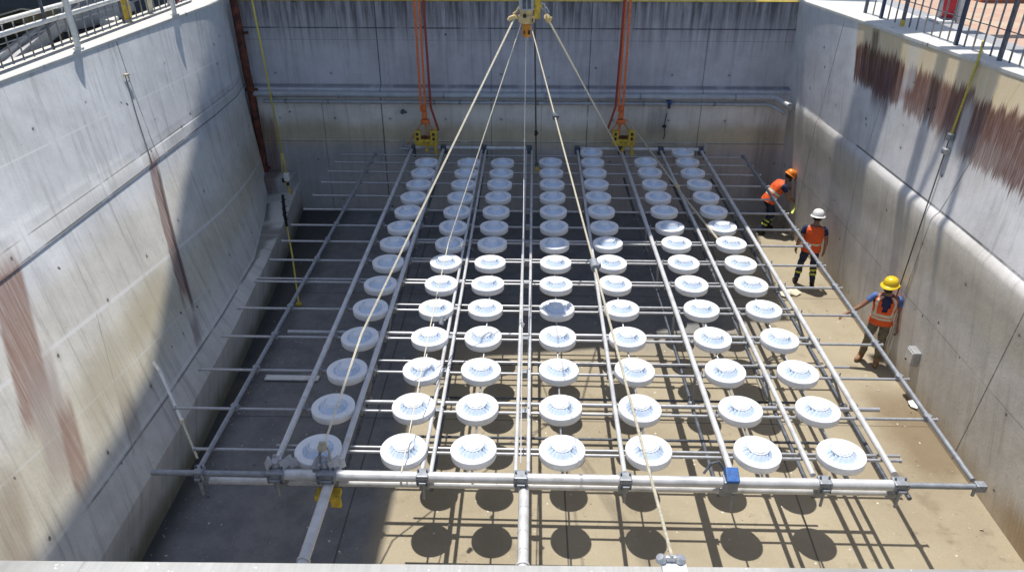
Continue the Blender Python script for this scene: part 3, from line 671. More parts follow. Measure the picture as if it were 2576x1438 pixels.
rope('pale rope with two grips from the hoist down to the near beam', [hp(1311, 60), PZ(1128, 612, 3.42), PZ(1093, 768, 2.9), PZ(1010, 1186, 2.02)], .0078, m_rope, [(.55, .035, m_grey), (.71, .05, m_grey)])
rope('straight pale rope from the hoist tip down the middle of the grid', [hp(1323, 100), PZ(1318, 450, 3.6), PZ(1310, 1165, 2.06)], .0078, m_galv2, [(.72, .03, m_galv)])
ap_ = PZ(1684, 1418, 5.56)
rope('long rope from the hoist down to the anchor on the parapet', [hp(1334, 60), PZ(1412, 290, 5.1), PZ(1568, 765, 3.75), Vector(PZ(1641, 1150, 3.9)), Vector(PZ(1686, 1398, 5.0))][:1]+[Vector((ap_.x, 2.22, 5.63))], .008, m_rope2, [(.42, .045, m_dark), (.74, .05, m_grey)], name='rope')
rope('yellowish rope from the hoist shackle to the far beam at the right', [hp(1374, 40), PZ(1562, 388, 2.1)], .0145, m_rope, [(.012, .07, m_cream)])
kr = PY(1577, 300, 18.25)
rope('yellowish rope slanting from the right orange sling to the second right pipe', [kr, PZ(1722, 497, 2.05), PZ(1806, 602, 1.98)], .022, m_rope2, [(.62, .05, m_cream)])
rope('dark wire rope hanging behind the centre of the grid', [PY(1345, 20, 17.), PY(1349, 415, 17.)], .02, m_wire, [(.78, .06, m_black)])
t = thing('hook', 'small yellow hook at the end of the dark wire rope', 'hook', PY(1350, 424, 17.))
b = B(); b.path([(0, 0, .12), (0, 0, 0), (.06, 0, -.09), (.0, 0, -.15), (-.08, 0, -.1), (-.09, 0, -.03)], [.03, .035, .035, .03, .025, .012], 8); b.done('hook_body', m_yel, t); b = B(); b.box((0, 0, .1), (.09, .06, .1), bev=.01); b.done('hook_block', m_dark, t)
# anchor on the parapet
ap = PZ(1684, 1418, 5.56)
t = thing('rope_anchor', 'pale steel anchor block on the parapet holding the long rope', 'anchor', (ap.x, 2.22, 5.56))
b = B(); b.box((0.012, -.03, .02), (.105, .09, .03), bev=.004); b.done('base_plate', m_whitep, t)
b = B()
for dx in (-.036, .034): b.lathe([(0, 0), (.022, .0), (.026, .014), (.017, .03), (0, .033)], 14, Matrix.Translation((dx, .0, .034)) @ Matrix.Rotation(.5*(1 if dx > 0 else -1), 4, 'Y'))
b.box((0, .0, .045), (.05, .018, .04), bev=.005).tube((.0, .0, .05), (.0, .0, .075), .008, 8); b.done('bracket', m_galv, t)

# orange slings
def sling(px0, pxk, pyk, label, blabel, sgn):
    k = PY(pxk, pyk, 18.25); t = thing('lifting_sling', label, 'sling', k)
    W = PY(px0, 0, 18.25)-k; s = W/W.z
    for i, (dx, w, top, mt) in enumerate(((-.055*sgn-.03, .055, 9., m_orange), (.055*sgn-.03, .05, 9., m_orange))):
        b = B(); b.box(Vector((dx+s.x*6.6, .0, 6.75)), (w, .022, 13.2), Matrix.Rotation(math.atan(s.x), 3, 'Y')); b.done('strap', mt, t)
    b = B(); b.tube((-.02, 0, -.0), (0, 0, .16), .075, 10, r2=.06).tube((-.02, 0, .18), (-.01, 0, .3), .055, 10, r2=.07); b.done('knot', m_orange, t)
    b = B(); b.lathe([(.05, -.06), (.11, -.05), (.125, 0), (.11, .05), (.05, .06), (.05, -.06)], 14, Matrix.Translation((0, 0, -.1))); b.done('ring', m_orange, t)
    b = B(); b.tube((sgn*.02, 0, -.12), (sgn*.06, 0, -.62), .034, 8); b.done('strap', m_tanrope if sgn > 0 else m_orange, t)
    b = B(); b.path([(sgn*.03+s.x*13, -.03, 13.), (sgn*.14, -.03, 1.9), (sgn*.165, -.03, .28), (sgn*.33, -.02, -.32)], [.026, .028, .03, .028], 8); b.done('tail_strap', m_dred, t)
    b = B(); b.tube((-.07, 0, -.13), (-.30, 0, -.44), .018, 8).tube((.07, 0, -.13), (.26, 0, -.40), .018, 8)
    if sgn > 0: b.tube((-.30, 0, -.44), (-.50, -.02, -.72), .018, 8)
    b.done('bridle', m_tanrope, t)
    # U-shaped yellow clamp
    c = PY(1073 if sgn > 0 else 1567, 361, 18.25); u = thing('beam_clamp', blabel, 'clamp', c)
    b = B(); D = .2
    b.box((0, 0, .06), (.58, D, .13), bev=.02).box((-.21, 0, .22), (.16, D, .24), bev=.03).box((.20, 0, .23), (.18, D, .26), bev=.03); b.done('clamp_body', m_yel, u)
    for dx in (-.21, .20):
        for z in (.15, .27): b = B(); b.box((dx, -D/2-.001, z), (.06, .012, .075), bev=.004); b.done('slot', m_black, u)
    b = B(); b.tube((-.13, 0, .17), (.11, 0, .17), .04, 10); b.done('roller', m_rust, u)
    b = B(); b.box((.24, -.02, -.16), (.07, .07, .42), Matrix.Rotation(-.1, 3, 'Y'), .01).box((.02, -.02, -.12), (.06, .07, .2), Matrix.Rotation(.4, 3, 'Y'), .01).box((0, 0, -.02), (.5, .16, .04)); b.done('jaw', m_yel, u)
    cu = bpy.data.curves.new('marking', 'FONT'); cu.body = 'IO  b3'; cu.size = .07; cu.extrude = .002; cu.align_x = 'CENTER'
    tmp = bpy.data.objects.new('marking', cu); C.objects.link(tmp); dg = bpy.context.evaluated_depsgraph_get()
    me = bpy.data.meshes.new_from_object(tmp.evaluated_get(dg)); bpy.data.objects.remove(tmp)
    me.materials.clear(); me.materials.append(m_black)
    mk = new('marking', me, u); mk.location = (0, -D/2-.004, .035); mk.rotation_euler = (R(90), 0, 0)
    return t
sling(1051, 1069, 296, 'orange webbing sling hanging over the left yellow clamp', 'U-shaped yellow beam clamp with dark slots under the left orange sling', 1)
sling(1584, 1563, 296, 'orange webbing sling hanging over the right yellow clamp', 'U-shaped yellow beam clamp with dark slots under the right orange sling', -1)

# yellow rope and hook at the far left
yt = PY(634, 0, 17.2); ym = PY(709, 385, 17.2); yb = PY(716, 437, 17.2)
t = thing('rope', 'yellow rope hanging at the far left with a white and yellow hook block', 'rope', yb)
b = B(); b.tube(yt+(yt-ym)*.6-yb, ym-yb, .022, 8); b.done('strand', m_yrope, t)
for dx in (-.05, .06): b = B(); b.tube(ym-yb+Vector((dx*.2, 0, 0)), Vector((dx, 0, 0)), .018, 8); b.done('strand', m_yrope, t)
b = B(); b.box((.04, 0, -.08), (.12, .12, .2), bev=.02); b.done('hook_block', m_whitep, t)
b = B(); b.box((-.04, -.01, -.17), (.09, .08, .1), bev=.015).box((.05, -.02, -.26), (.06, .06, .06), bev=.01); b.done('hook_shank', m_black, t)
b = B(); b.path([(.02, 0, -.18), (.03, 0, -.34), (.05, 0, -.48), (.1, 0, -.53), (.13, 0, -.44)], [.03, .03, .028, .026, .012], 8); b.done('hook', m_yel, t)
q = [PY(x, y, 16.2) for x, y in ((711, 490), (716, 540), (722, 570))]+[PZ(735, 640, 1.0), PZ(752, 765, .05)]
t = thing('tool_pole', 'thin dark and yellow pole leaning down into the far left of the pit', 'pole', q[-1]); q = [p-q[-1] for p in q]
b = B(); b.path(q[:3], [.035, .045, .03], 8)
for f in (.2, .4, .6, .8): p = q[0].lerp(q[2], f); b.tube(p-Vector((.07, 0, .03)), p+Vector((.06, 0, .05)), .012, 6)
b.done('handle', m_black, t); b = B(); b.path(q[2:], .018, 8); b.done('shaft', m_yrope, t); b = B(); b.box(q[4], (.12, .06, .06), bev=.01); b.done('foot', m_yel, t)
# yellow/steel cable over the right wall
q = [rw(2460, 155, .05), rw(2390, 345), rw(2378, 380), rw(2240, 790)]
t = thing('rope', 'yellow rope and thin cable hanging down the right wall from the railing', 'rope', q[0])
top = PZ(2474, 104, 5.72); b = B(); b.path([p-q[0] for p in (top, q[0], q[1])], .022, 8); b.done('strand', m_yrope, t)
b = B(); b.path([rw(2390+(2240-2390)*k/12, 345+(790-345)*k/12, .05)-q[0] for k in range(13)], .011, 6); b.done('cable', m_wire, t)
b = B(); b.box(q[1]-q[0], (.08, .1, .12), bev=.015); b.done('rope_grip', m_grey, t); b = B(); b.box(q[2]-q[0], (.1, .14, .1), bev=.03); b.done('rope_grip', m_galv, t)
# hook and thin cord on the left wall
q = [lw(x, y) for x, y in ((314, 188), (324, 222), (342, 285), (383, 412))]
t = thing('wall_hook', 'small pale hook with a thin dark cord down the left wall joint', 'hook', q[0])
b = B(); b.box((.03, 0, 0), (.08, .10, .03), bev=.008).tube((.04, .02, .0), (.05, .03, -.10), .012, 8); b.done('hook_plate', m_rope2, t)
b = B(); b.path([p-q[0] for p in q], .008, 6); b.done('cord', m_wire, t)
# white pole leaning at the left ledge
q = [lw(388, 912, .12), PZ(402, 932, 2.0), PZ(458, 1058, 1.5), PZ(497, 1152, 1.0)]
t = thing('pole', 'bent white pole leaning between the left ledge and the grid corner', 'pole', q[-1])
b = B(); b.path([q[0]-q[-1], q[1]-q[-1]], [.03, .022], 8); b.path([p-q[-1] for p in q[1:3]], .022, 10); b.done('upper_pole', m_whitep, t); b = B(); b.path([q[2]-q[-1], Vector((0, 0, 0))], .016, 8).tube(q[2]-q[-1]-Vector((0, 0, .03)), q[2]-q[-1]+Vector((0, 0, .03)), .028, 10); b.done('lower_pole', m_rope, t)
p = PZ(735, 950, .04); b = B(); b.box((0, 0, 0), (1.0, .14, .03), bev=.004); tag(b.done('plank', m_whitep), 'white painted plank lying on the dark floor at the left', 'plank').location = p
for i, (px, py, lab, mt, sz) in enumerate(((2310, 1015, 'crumpled white scrap of plastic beside the right side tube', m_whitep, .13), (1985, 735, 'torn pale rag on the floor by the feet of the worker in the white helmet', m_rope, .2))):
    p = PZ(px, py, .05); b = B(); b.lathe([(0, -.05), (sz*.8, -.045), (sz, 0), (sz*.5, .05), (0, .06)], 9, None, lambda i, a, r, z: (r*(1+.45*math.sin(a*2+1)+.2*math.sin(a*5)), z+.02*math.sin(a*3)))
    tag(b.done('scrap', mt, sharp=20), lab, 'scrap').location = p

# grit on the floor: small stones and chips, one scattered cover
rg = random.Random(3); b = B()
for k in range(900):
    if k % 3: x, y = rg.uniform(-5., 6.7), rg.uniform(6.6, 15.)
    else: x, y = -5.15+abs(rg.gauss(0, .5)), rg.uniform(6.6, 13.)
    if x < -5.15+max(0, (y-8))*-.06: x = -5.1
    z = rg.uniform(.006, .016)*(1.8 if rg.random() < .06 else 1); vs = [b.bm.verts.new((x+rg.uniform(-1, 1)*z*1.3, y+rg.uniform(-1, 1)*z*1.3, rg.uniform(0, 1)*z)) for _ in range(5)]
    for q_ in ((0, 1, 2), (0, 2, 3), (0, 3, 1), (1, 2, 4), (2, 3, 4), (3, 1, 4)): b.bm.faces.new([vs[i_] for i_ in q_])
o = b.done('grit', plain('stone_chips', (.42, .39, .32), .9, 0, var=.6, scale=3), sharp=None); o['kind'] = 'stuff'
# ------------------------------------------------------------------ railings
rl0, rl1 = PZ(24, 167, 5.56), PZ(324, 64, 5.56); RX = (rl0.x+rl1.x)/2
t = thing('railing', 'grey barred railing with white pipes and posts along the left edge of the pit', 'railing', (RX, 12, 5.56)); O = Vector((RX, 12, 5.56))
sp = (rl1.y-rl0.y)/13; ys = [rl0.y+sp*k for k in range(-8, 26) if rl0.y+sp*k < 18.9]
wp = PX(0, 88, RX).z; wp2 = PX(0, 55, RX-.25).z
for k, Y in enumerate(ys):
    thick = k % 9 == 3; b = B(); b.tube((0, Y-12, .03), (0, Y-12, 1.15 if thick else .62), .026 if thick else .013, 8); b.done('bar', m_barg if not thick else m_dark, t)
b = B(); b.tube((0, ys[0]-12, .06), (0, ys[-1]-12, .06), .02, 8); b.done('bottom_rail', m_grey, t)
b = B(); b.tube((-.01, ys[0]-12, .36), (-.01, ys[-1]-12, .36), .008, 6); b.done('mid_wire', m_galv, t)
b = B(); b.tube((.0, ys[0]-12, wp-5.56), (0, ys[-1]-12, wp-5.56), .042, 12); b.done('pipe_rail', m_whitep, t)
b = B(); b.tube((-.25, ys[0]-12, wp2-5.56), (-.25, ys[-1]-12, wp2-5.56), .04, 12); b.done('pipe_rail', m_whitep, t)
b = B(); b.tube((0, ys[0]-12, 1.12), (0, ys[-1]-12, 1.12), .03, 8); b.done('top_rail', m_grey, t)
for px, py in ((198, 124), (440, 38)):
    p = PZ(px, py, 5.56); b = B(); b.tube((p.x-RX, p.y-12, .02), (p.x-RX, p.y-12, 1.6), .05, 12).tube((p.x-RX, p.y-12, 0), (p.x-RX, p.y-12, .03), .09, 12); b.done('post', m_whitep, t)
pts = [PZ(x, y, 5.56) for x, y in ((2176, 33), (2218, 47), (2278, 66), (2408, 114), (2513, 153))]
RX2 = sum(p.x for p in pts)/5; O = Vector((RX2, 12, 5.56)); t = thing('railing', 'dark blue grey steel railing along the right edge of the pit above the rust stains', 'railing', O)
def rxo(Y): return (pts[0].x+(pts[-1].x-pts[0].x)*(Y-pts[0].y)/(pts[-1].y-pts[0].y))-RX2
pyl = [p.y for p in pts]+[pts[-1].y-(pts[-2].y-pts[-1].y)]
for i, Y in enumerate(pyl):
    b = B(); b.box((rxo(Y), Y-12, .56), (.055, .075, 1.12), bev=.008); b.done('post', m_bluedk if i % 2 else m_dark, t)
    if i == 2: b = B(); b.box((rxo(Y), Y-12, .06), (.062, .082, .12), bev=.008); b.done('post_foot', m_yel, t)
for a, c, n in ((0, 1, 2), (1, 2, 3), (2, 3, 7), (3, 4, 5), (4, 5, 5)):
    for k in range(1, n): Y = pyl[a]+(pyl[c]-pyl[a])*k/n; b = B(); b.tube((rxo(Y), Y-12, .02), (rxo(Y), Y-12, 1.06), .016, 8); b.done('bar', m_barg, t)
for z, r, nm in ((.46, .008, 'mid_wire'), (1.08, .032, 'top_rail')): b = B(); b.tube((rxo(pyl[0]), pyl[0]-12, z), (rxo(pyl[-1]), pyl[-1]-12, z), r, 8); b.done(nm, m_dark, t)

# ------------------------------------------------------------------ things on the decks
def deck(px, py, z=5.44): return PZ(px, py, z)
for (a, c, lab) in (((85, 195), (118, 70), 'pale grey beam leaning behind the left railing, nearest the left border'), ((158, 160), (178, 40), 'pale grey beam leaning behind the left railing, next to the white post')):
    p = deck(*a); p.x = min(p.x, RX)-.5; q = PX(c[0], c[1], p.x-.35); t = thing('beam', lab, 'beam', p, group='leaning beams'); b = B(); d = q-p
    b.box(d*.5, (.09, .22, d.length*1.3), d.to_track_quat('Z', 'Y').to_matrix(), .01); b.done('beam_body', m_greyb, t)
p = deck(112, 112)+Vector((-.3, 0, 0)); t = thing('crate', 'olive timber crate frame behind the left railing', 'crate', p); b = B()
for dx in (-.35, .35):
    for dy in (-.45, .45): b.box((dx, dy, .25), (.07, .07, .5))
for z in (.1, .3, .5):
    for dx in (-.39, .39): b.box((dx, 0, z), (.03, 1.0, .09))
    for dy in (-.49, .49): b.box((0, dy, z), (.8, .03, .09))
b.done('crate_frame', m_olive, t); b = B(); b.path([(-.3, -.3, .52), (0, .1, .6), (.3, .35, .52)], .015, 6); b.done('loose_rope', m_rope, t)
p = deck(215, 75); t = thing('boat', 'small upturned grey boat hull behind the left railing', 'boat', p+Vector((-.5, 1.2, 0)))
b = B(); rings = []
for i in range(13):
    f = i/12; y = -1.5+3*f; w = .55*math.sin(math.pi*(.08+.84*f))**.6; ring = []
    for k in range(9):
        a = math.pi*k/8; ring.append(b.bm.verts.new((w*math.cos(a), y, .45*w/.55*math.sin(a)**.8)))
    rings.append(ring)
for a_, c_ in zip(rings, rings[1:]):
    for k in range(8): b.bm.faces.new((a_[k], a_[k+1], c_[k+1], c_[k])).smooth = True
b.bm.faces.new(rings[0]); b.bm.faces.new(rings[-1][::-1]); b.done('hull', m_greyb, t); b = B(); b.tube((0, -1.4, .4), (0, 1.4, .46), .03, 8); b.done('keel', m_whitep, t)
p = deck(30, 160); t = thing('tank', 'dark blue grey tank behind the left railing at the border', 'tank', p+Vector((-1.2, .3, 0))); b = B(); b.lathe([(0, 0), (.6, 0), (.6, .9), (.5, 1.05), (0, 1.1)], 24); b.done('tank_body', m_bluedk, t); b = B(); b.tube((0, 0, 1.1), (0, 0, 1.25), .12, 12); b.done('lid', m_grey, t)
p = PX(318, 30, RX-.12); t = thing('fender', 'yellow and white boat fender hanging on the left railing', 'fender', p)
prof_ = [(0, -.26), (.04, -.25), (.10, -.14), (.12, 0), (.11, .16), (.06, .3), (0, .33)]
b = B(); b.lathe(prof_, 16, Matrix.Scale(.7, 4, (1, 0, 0))); o = b.done('fender_body', [m_yel, m_rope], t)
for poly in o.data.polygons: poly.material_index = 1 if poly.center.y > .045 else 0
b = B(); b.tube((0, 0, .32), (0, 0, .6), .012, 6); b.done('lanyard', m_black, t)
p = PX(375, 12, RX-.12); t = thing('fender', 'pale slim boat fender hanging on the left railing beside the yellow one', 'fender', p); b = B(); b.lathe([(0, -.2), (.06, -.15), (.07, .1), (.03, .25), (0, .27)], 14); b.done('fender_body', m_rope, t); b = B(); b.tube((0, 0, .26), (0, 0, .5), .012, 6); b.done('lanyard', m_black, t)
p = PX(438, 12, RX-.2); t = thing('life_ring', 'red and white life ring hanging on the left railing', 'life ring', p)
b = B(); rr = [[b.bm.verts.new(((.05*math.cos(w)), (.22+.06*math.sin(w))*math.cos(a), (.22+.06*math.sin(w))*math.sin(a))) for w in [2*math.pi*k/10 for k in range(10)]] for a in [2*math.pi*k/32 for k in range(32)]]
for i in range(32):
    for k in range(10): f = b.bm.faces.new((rr[i][k], rr[i][(k+1) % 10], rr[(i+1) % 32][(k+1) % 10], rr[(i+1) % 32][k])); f.smooth = True; f.material_index = 1 if (i//4) % 2 else 0
b.done('ring', [m_red, m_whitep], t, sharp=None); b = B(); b.tube((0, 0, .27), (0, 0, .5), .01, 6); b.done('lanyard', m_whitep, t)
p = deck(284, 72); b = B(); b.box((0, 0, .08), (.3, .5, .16), Matrix.Rotation(.3, 3, 'Z'), .05); tag(b.done('bag', m_whitep), 'small white bag lying behind the left railing', 'bag').location = p+Vector((-.2, .3, 0))
# right deck
p = deck(2382, 60); t = thing('sign_board', 'grey folding sign board with a red panel on the brick paving', 'sign', p, R(-50)); b = B()
b.box((0, .12, .4), (.42, .04, .85), Matrix.Rotation(-.22, 3, 'X'), .01).box((0, -.12, .4), (.42, .04, .85), Matrix.Rotation(.22, 3, 'X'), .01); b.done('board', m_greyb, t)
b = B(); b.box((0.02, -.147, .42), (.26, .012, .6), Matrix.Rotation(.22, 3, 'X')); b.done('panel', m_red, t); b = B(); b.box((0.02, -.19, .66), (.26, .012, .03), Matrix.Rotation(.22, 3, 'X')); b.done('stripe', m_whitep, t)
p = deck(2540, 10); b = B(); b.box((0, 0, .4), (3.2, .4, .8), bev=.02); t = tag(b.done('planter_wall', m_terra), 'low terracotta rendered wall at the back of the brick paving', 'wall'); t.location = p+Vector((1., .4, 0))
p = deck(2500, 72, 5.5); t = thing('drain_cover', 'small pale slab with a dark handle lying on the kerb behind the right railing', 'cover', (8.5, deck(2310, 62).y, 5.515)); b = B(); b.box((0, 0, .02), (.34, .6, .04), bev=.006); b.done('slab', m_whitep, t); b = B(); b.box((0.05, -.1, .055), (.1, .2, .03), bev=.008); b.done('handle', m_bluedk, t)

# ------------------------------------------------------------------ people
def skin(name, V, E, rad, mat, parent, sub=2, post=None, faces=None):
    me = bpy.data.meshes.new(name); me.from_pydata([tuple(v) for v in V], E, [])
    o = bpy.data.objects.new(name, me); C.objects.link(o); md = o.modifiers.new('s', 'SKIN'); md.use_smooth_shade = True
    for i, r in enumerate(rad):
        sv = me.skin_vertices[0].data[i]; sv.radius = (r, r) if not isinstance(r, tuple) else r; sv.use_root = (i == 0)
    sd = o.modifiers.new('d', 'SUBSURF'); sd.levels = sub; sd.render_levels = sub
    dg = bpy.context.evaluated_depsgraph_get(); dg.update()
    m2 = bpy.data.meshes.new_from_object(o.evaluated_get(dg)); bpy.data.objects.remove(o); bpy.data.meshes.remove(me)
    m2.materials.clear(); m2.materials.append(mat)
    if post:
        for v in m2.vertices: v.co = post(v.co)
    for p in m2.polygons: p.use_smooth = True
    return new(name, m2, parent)
m_skin = plain('skin', (.30, .155, .095), .55, 0, var=.1, scale=12)
m_hair = plain('dark_hair', (.014, .011, .01), .7, 0, var=.3, scale=60)
m_vest = plain('orange_vest_fabric', (.86, .115, .02), .7, 0, var=.06, scale=10, bump=.2)
m_refl = plain('reflective_tape', (.66, .66, .50), .4, 0, var=.08, scale=20)
m_navy = plain('navy_cotton', (.022, .035, .10), .85, 0, var=.2, scale=10)
m_blshirt = plain('blue_cotton', (.10, .17, .42), .85, 0, var=.15, scale=10)
m_trous = plain('navy_work_trousers', (.022, .03, .062), .85, 0, var=.3, scale=8)
m_khaki = plain('khaki_trousers', (.17, .145, .095), .85, 0, var=.2, scale=8)
m_bootk = plain('black_boot', (.015, .015, .016), .6, 0, var=.2, scale=10)
m_boott = plain('tan_boot', (.28, .15, .07), .65, 0, var=.2, scale=10)
m_lime = plain('lime_tape', (.55, .60, .06), .5, 0, var=.08, scale=20)
m_hor, m_hwh, m_hye = plain('orange_helmet', (.80, .24, .03), .3, 0, var=.04), plain('white_helmet', (.82, .82, .80), .3, 0, var=.04), plain('yellow_helmet', (.80, .56, .02), .3, 0, var=.04)
m_eye = plain('eye', (.02, .015, .012), .3, 0, var=.1)
def person(label, loc, rz, J, vest_open, cols_, tape_up=False, bands=(.16, .27)):
    shirt_m, trous_m, boot_m, helm_m = cols_
    r = thing('person', label, 'person', loc, rz, 'workers in orange vests')
    V3 = Vector; J = {k: V3(v) for k, v in J.items()}
    V, E, Rr = [], [], []
    def ad(p, rad, par=None):
        V.append(V3(p)); Rr.append(rad)
        if par is not None: E.append((par, len(V)-1))
        return len(V)-1
    pel = ad(J['pelvis'], .125)
    sp1 = ad(J['pelvis'].lerp(J['chest'], .5), .12, pel); ch = ad(J['chest'], .135, sp1); nb = ad(J['neck'], .07, ch)
    hd = J['headdir'].normalized(); hf = J['face'].normalized(); hf = (hf-hd*hf.dot(hd)).normalized(); hs = hf.cross(hd)
    n2 = ad(J['neck']+hd*.07, .056, nb); h0 = ad(J['neck']+hd*.12+hf*.03, .07, n2); h1 = ad(J['neck']+hd*.19+hf*.022, .092, h0); h2 = ad(J['neck']+hd*.255+hf*.01, .075, h1)
    ad(J['neck']+hd*.165+hf*.125, .014, h1)                               # nose
    for s in (-1, 1): ad(J['neck']+hd*.175+hs*.1*s-hf*.0, .02, h1)        # ears
    for s, k in ((1, 'R'), (-1, 'L')):
        sh = ad(J['sh'+k], .062, ch); el = ad(J['el'+k], .045, sh)
        mid = ad(J['el'+k].lerp(J['wr'+k], .4), .042, el); wr = ad(J['wr'+k], .028, mid)
        hdv = (J['hand'+k]-J['wr'+k]).normalized(); pal = ad(J['wr'+k]+hdv*.05, .034, wr); kn = ad(J['wr'+k]+hdv*.085, .034, pal)
        side = hdv.cross(V3(J['palm'+k])).normalized(); pn = V3(J['palm'+k]).normalized()
        for fi, (o_, L_) in enumerate(((-.03, .062), (-.01, .072), (.01, .068), (.03, .054))):
            f0 = ad(J['wr'+k]+hdv*.105+side*o_, .0105, kn); f1 = ad(J['wr'+k]+hdv*(.105+L_*.5)+side*o_*1.15+pn*.012, .0095, f0); ad(J['wr'+k]+hdv*(.105+L_*.85)+side*o_*1.2+pn*.038, .0085, f1)
        ts = -1 if True else 1
        t0 = ad(J['wr'+k]+hdv*.045+side*ts*.036+pn*.008, .0125, pal); ad(J['wr'+k]+hdv*.09+side*ts*.052+pn*.022, .0105, t0)
        hip = ad(J['hip'+k], .092, pel); kne = ad(J['kn'+k], .058, hip); cf = ad(J['kn'+k].lerp(J['an'+k], .35)+V3((0, -.015, 0)), .052, kne); an = ad(J['an'+k], .038, cf)
        ad(J['toe'+k], .035, an)
    skin('body', V, E, Rr, m_skin, r, 2, lambda c: V3((c.x, c.y, max(c.z, .012))))
    # trousers
    V, E, Rr = [], [], []
    w = ad(J['pelvis'].lerp(J['chest'], .28), .148); pel = ad(J['pelvis']+V3((0, 0, -.02)), .152, w)
    for k in 'RL':
        hip = ad(J['hip'+k]+V3((0, 0, -.06)), .108, pel); m1 = ad(J['hip'+k].lerp(J['kn'+k], .6), .09, hip); kn_ = ad(J['kn'+k], .075, m1); m2_ = ad(J['kn'+k].lerp(J['an'+k], .5), .072, kn_); ad(J['an'+k]+V3((0, 0, .03)), .066, m2_)
    def wrinkle(c): return c+V3((.010*math.sin(c.z*31+c.y*19)*math.sin(c.z*11+1), .011*math.sin(c.z*43+c.x*27), 0))
    skin('trousers', V, E, Rr, trous_m, r, 2, wrinkle)
    for k in 'RL':                                                        # boots
        a, to = J['an'+k], J['toe'+k]; heel = a+(a-to).normalized()*.05; heel.z = .05+to.z-.04
        b0 = [a+V3((0, 0, .09)), a+V3((0, 0, .02)), V3((a.x, a.y, .06+to.z-.04)), to]
        skin('boot', b0+[heel], [(0, 1), (1, 2), (2, 3), (2, 4)], [.062, .06, .055, .048, .05], boot_m, r, 2, lambda c, z=to.z: V3((c.x, c.y, max(c.z, max(0.004, z-.036)))))
        if tape_up:
            d = (J['kn'+k]-a).normalized()
            for h in ((.2, .3) if k == 'R' else (.2,)):
                b = B(); p = a+d*h; b.path([p, p+d*.045], [.078, .08], 14, cap=False); b.done('leg_tape', m_lime, r, sharp=None)
    # torso cloth
    ax = [J['pelvis']+V3((0, 0, -.06)), J['pelvis'].lerp(J['chest'], .4), J['chest'], J['neck']]
    sside = (J['shR']-J['shL']).normalized()
    def loft(name, spec, mats, grow, fn=None, parent=r):
        b = B(); n = 40; rings = []; N_ = len(spec)
        L = [0]
        for p, q in zip(ax, ax[1:]): L.append(L[-1]+(q-p).length)
        for (s, a_, b_, e_) in spec:
            s_ = s*L[-1]; i = max([i for i in range(3) if L[i] <= s_+1e-6] or [0]) if s_ < L[-1] else 2
            f = (s_-L[i])/(L[i+1]-L[i]); c = ax[i].lerp(ax[i+1], f); d = (ax[min(i+1, 3)]-ax[i]).normalized()
            if i < 2: d = d.lerp((ax[i+2]-ax[i+1]).normalized(), f*.5).normalized()
            sd = (sside-d*sside.dot(d)).normalized(); fr = d.cross(sd)
            ring = []
            for k in range(n):
                t_ = 2*math.pi*k/n; cx, sx_ = math.cos(t_), math.sin(t_)
                x = (abs(cx)**(2/e_))*(1 if cx > 0 else -1)*(a_+grow); y = (abs(sx_)**(2/e_))*(1 if sx_ > 0 else -1)*(b_+grow)
                rip = .005*math.sin(t_*7+s*23)+.006*math.sin(t_*3-s*31)*math.sin(s*17)
                ring.append(b.bm.verts.new(c+sd*(x*(1+rip*4))+fr*(y+rip)))
            rings.append(ring)
        for i in range(N_-1):
            for k in range(n):
                mi = fn(spec[i][0]*.5+spec[i+1][0]*.5, 2*math.pi*(k+.5)/n) if fn else 0
                if mi < 0: continue
                f = b.bm.faces.new((rings[i][k], rings[i][(k+1) % n], rings[i+1][(k+1) % n], rings[i+1][k])); f.smooth = True; f.material_index = mi
        if not fn: b.bm.faces.new(rings[-1])
        return b.done(name, mats, parent, sharp=None)
    base = [(0, .185, .135, 2.5), (.2, .178, .13, 2.5), (.4, .178, .132, 2.5), (.6, .19, .14, 2.5), (.76, .195, .138, 2.4), (.86, .19, .122, 2.2), (.93, .158, .10, 2.), (.985, .095, .082, 2.), (1., .07, .07, 2.)]
    def dens(sp_, m):
        out = []
        for (p, q) in zip(sp_, sp_[1:]):
            for k in range(m): f = k/m; out.append(tuple(p[j]+(q[j]-p[j])*f for j in range(4)))
        return out+[sp_[-1]]
    loft('shirt', dens(base[1:], 2), [shirt_m], -.006)
    V, E, Rr = [], [], []
    for k in 'RL':
        V, E, Rr = [], [], []; a0 = ad(J['chest'].lerp(J['sh'+k], .75)+V3((0, 0, .02)), .07); a1 = ad(J['sh'+k]+V3((0, 0, .005)), .072, a0); ad(J['sh'+k].lerp(J['el'+k], .62), .058, a1); skin('sleeve', V, E, Rr, m_blshirt if vest_open else shirt_m, r, 2)
    def vf(s, t_):
        front = math.sin(t_)              # +1 at the front
        ang = abs(math.atan2(math.cos(t_), math.sin(t_)))       # 0 at the front
        if vest_open:
            if s > .42 and ang < .03+max(0, (s-.42))*.85: return -1
        if abs(math.cos(t_)) > .86 and s > .68: return -1           # armholes
        for bb in bands:
            if bb < s < bb+.075: return 1
        if vest_open and s > .33 and .70 < ang < .98: return 1
        return 0
    loft('vest', dens([(-.04, .196, .145, 2.5)]+base[1:-1], 6), [m_vest, m_refl], .014, vf)
    # head gear
    Mh = Matrix((hs.to_4d(), hf.to_4d(), hd.to_4d(), (0, 0, 0, 1))).transposed(); Mh[3] = (0, 0, 0, 1)
    Mh[0][3] = Mh[1][3] = Mh[2][3] = 0
    base_h = J['neck']+hd*.218+hf*.008
    T = Matrix.Translation(base_h) @ Mh
    def hw(i, a, rr_, z):
        fr = math.sin(a); k = 1+.13*abs(fr)
        if i >= 7: k += .16*max(0, fr)**2
        return rr_*k, z-(.02*max(0, fr)**2 if i >= 7 else 0)
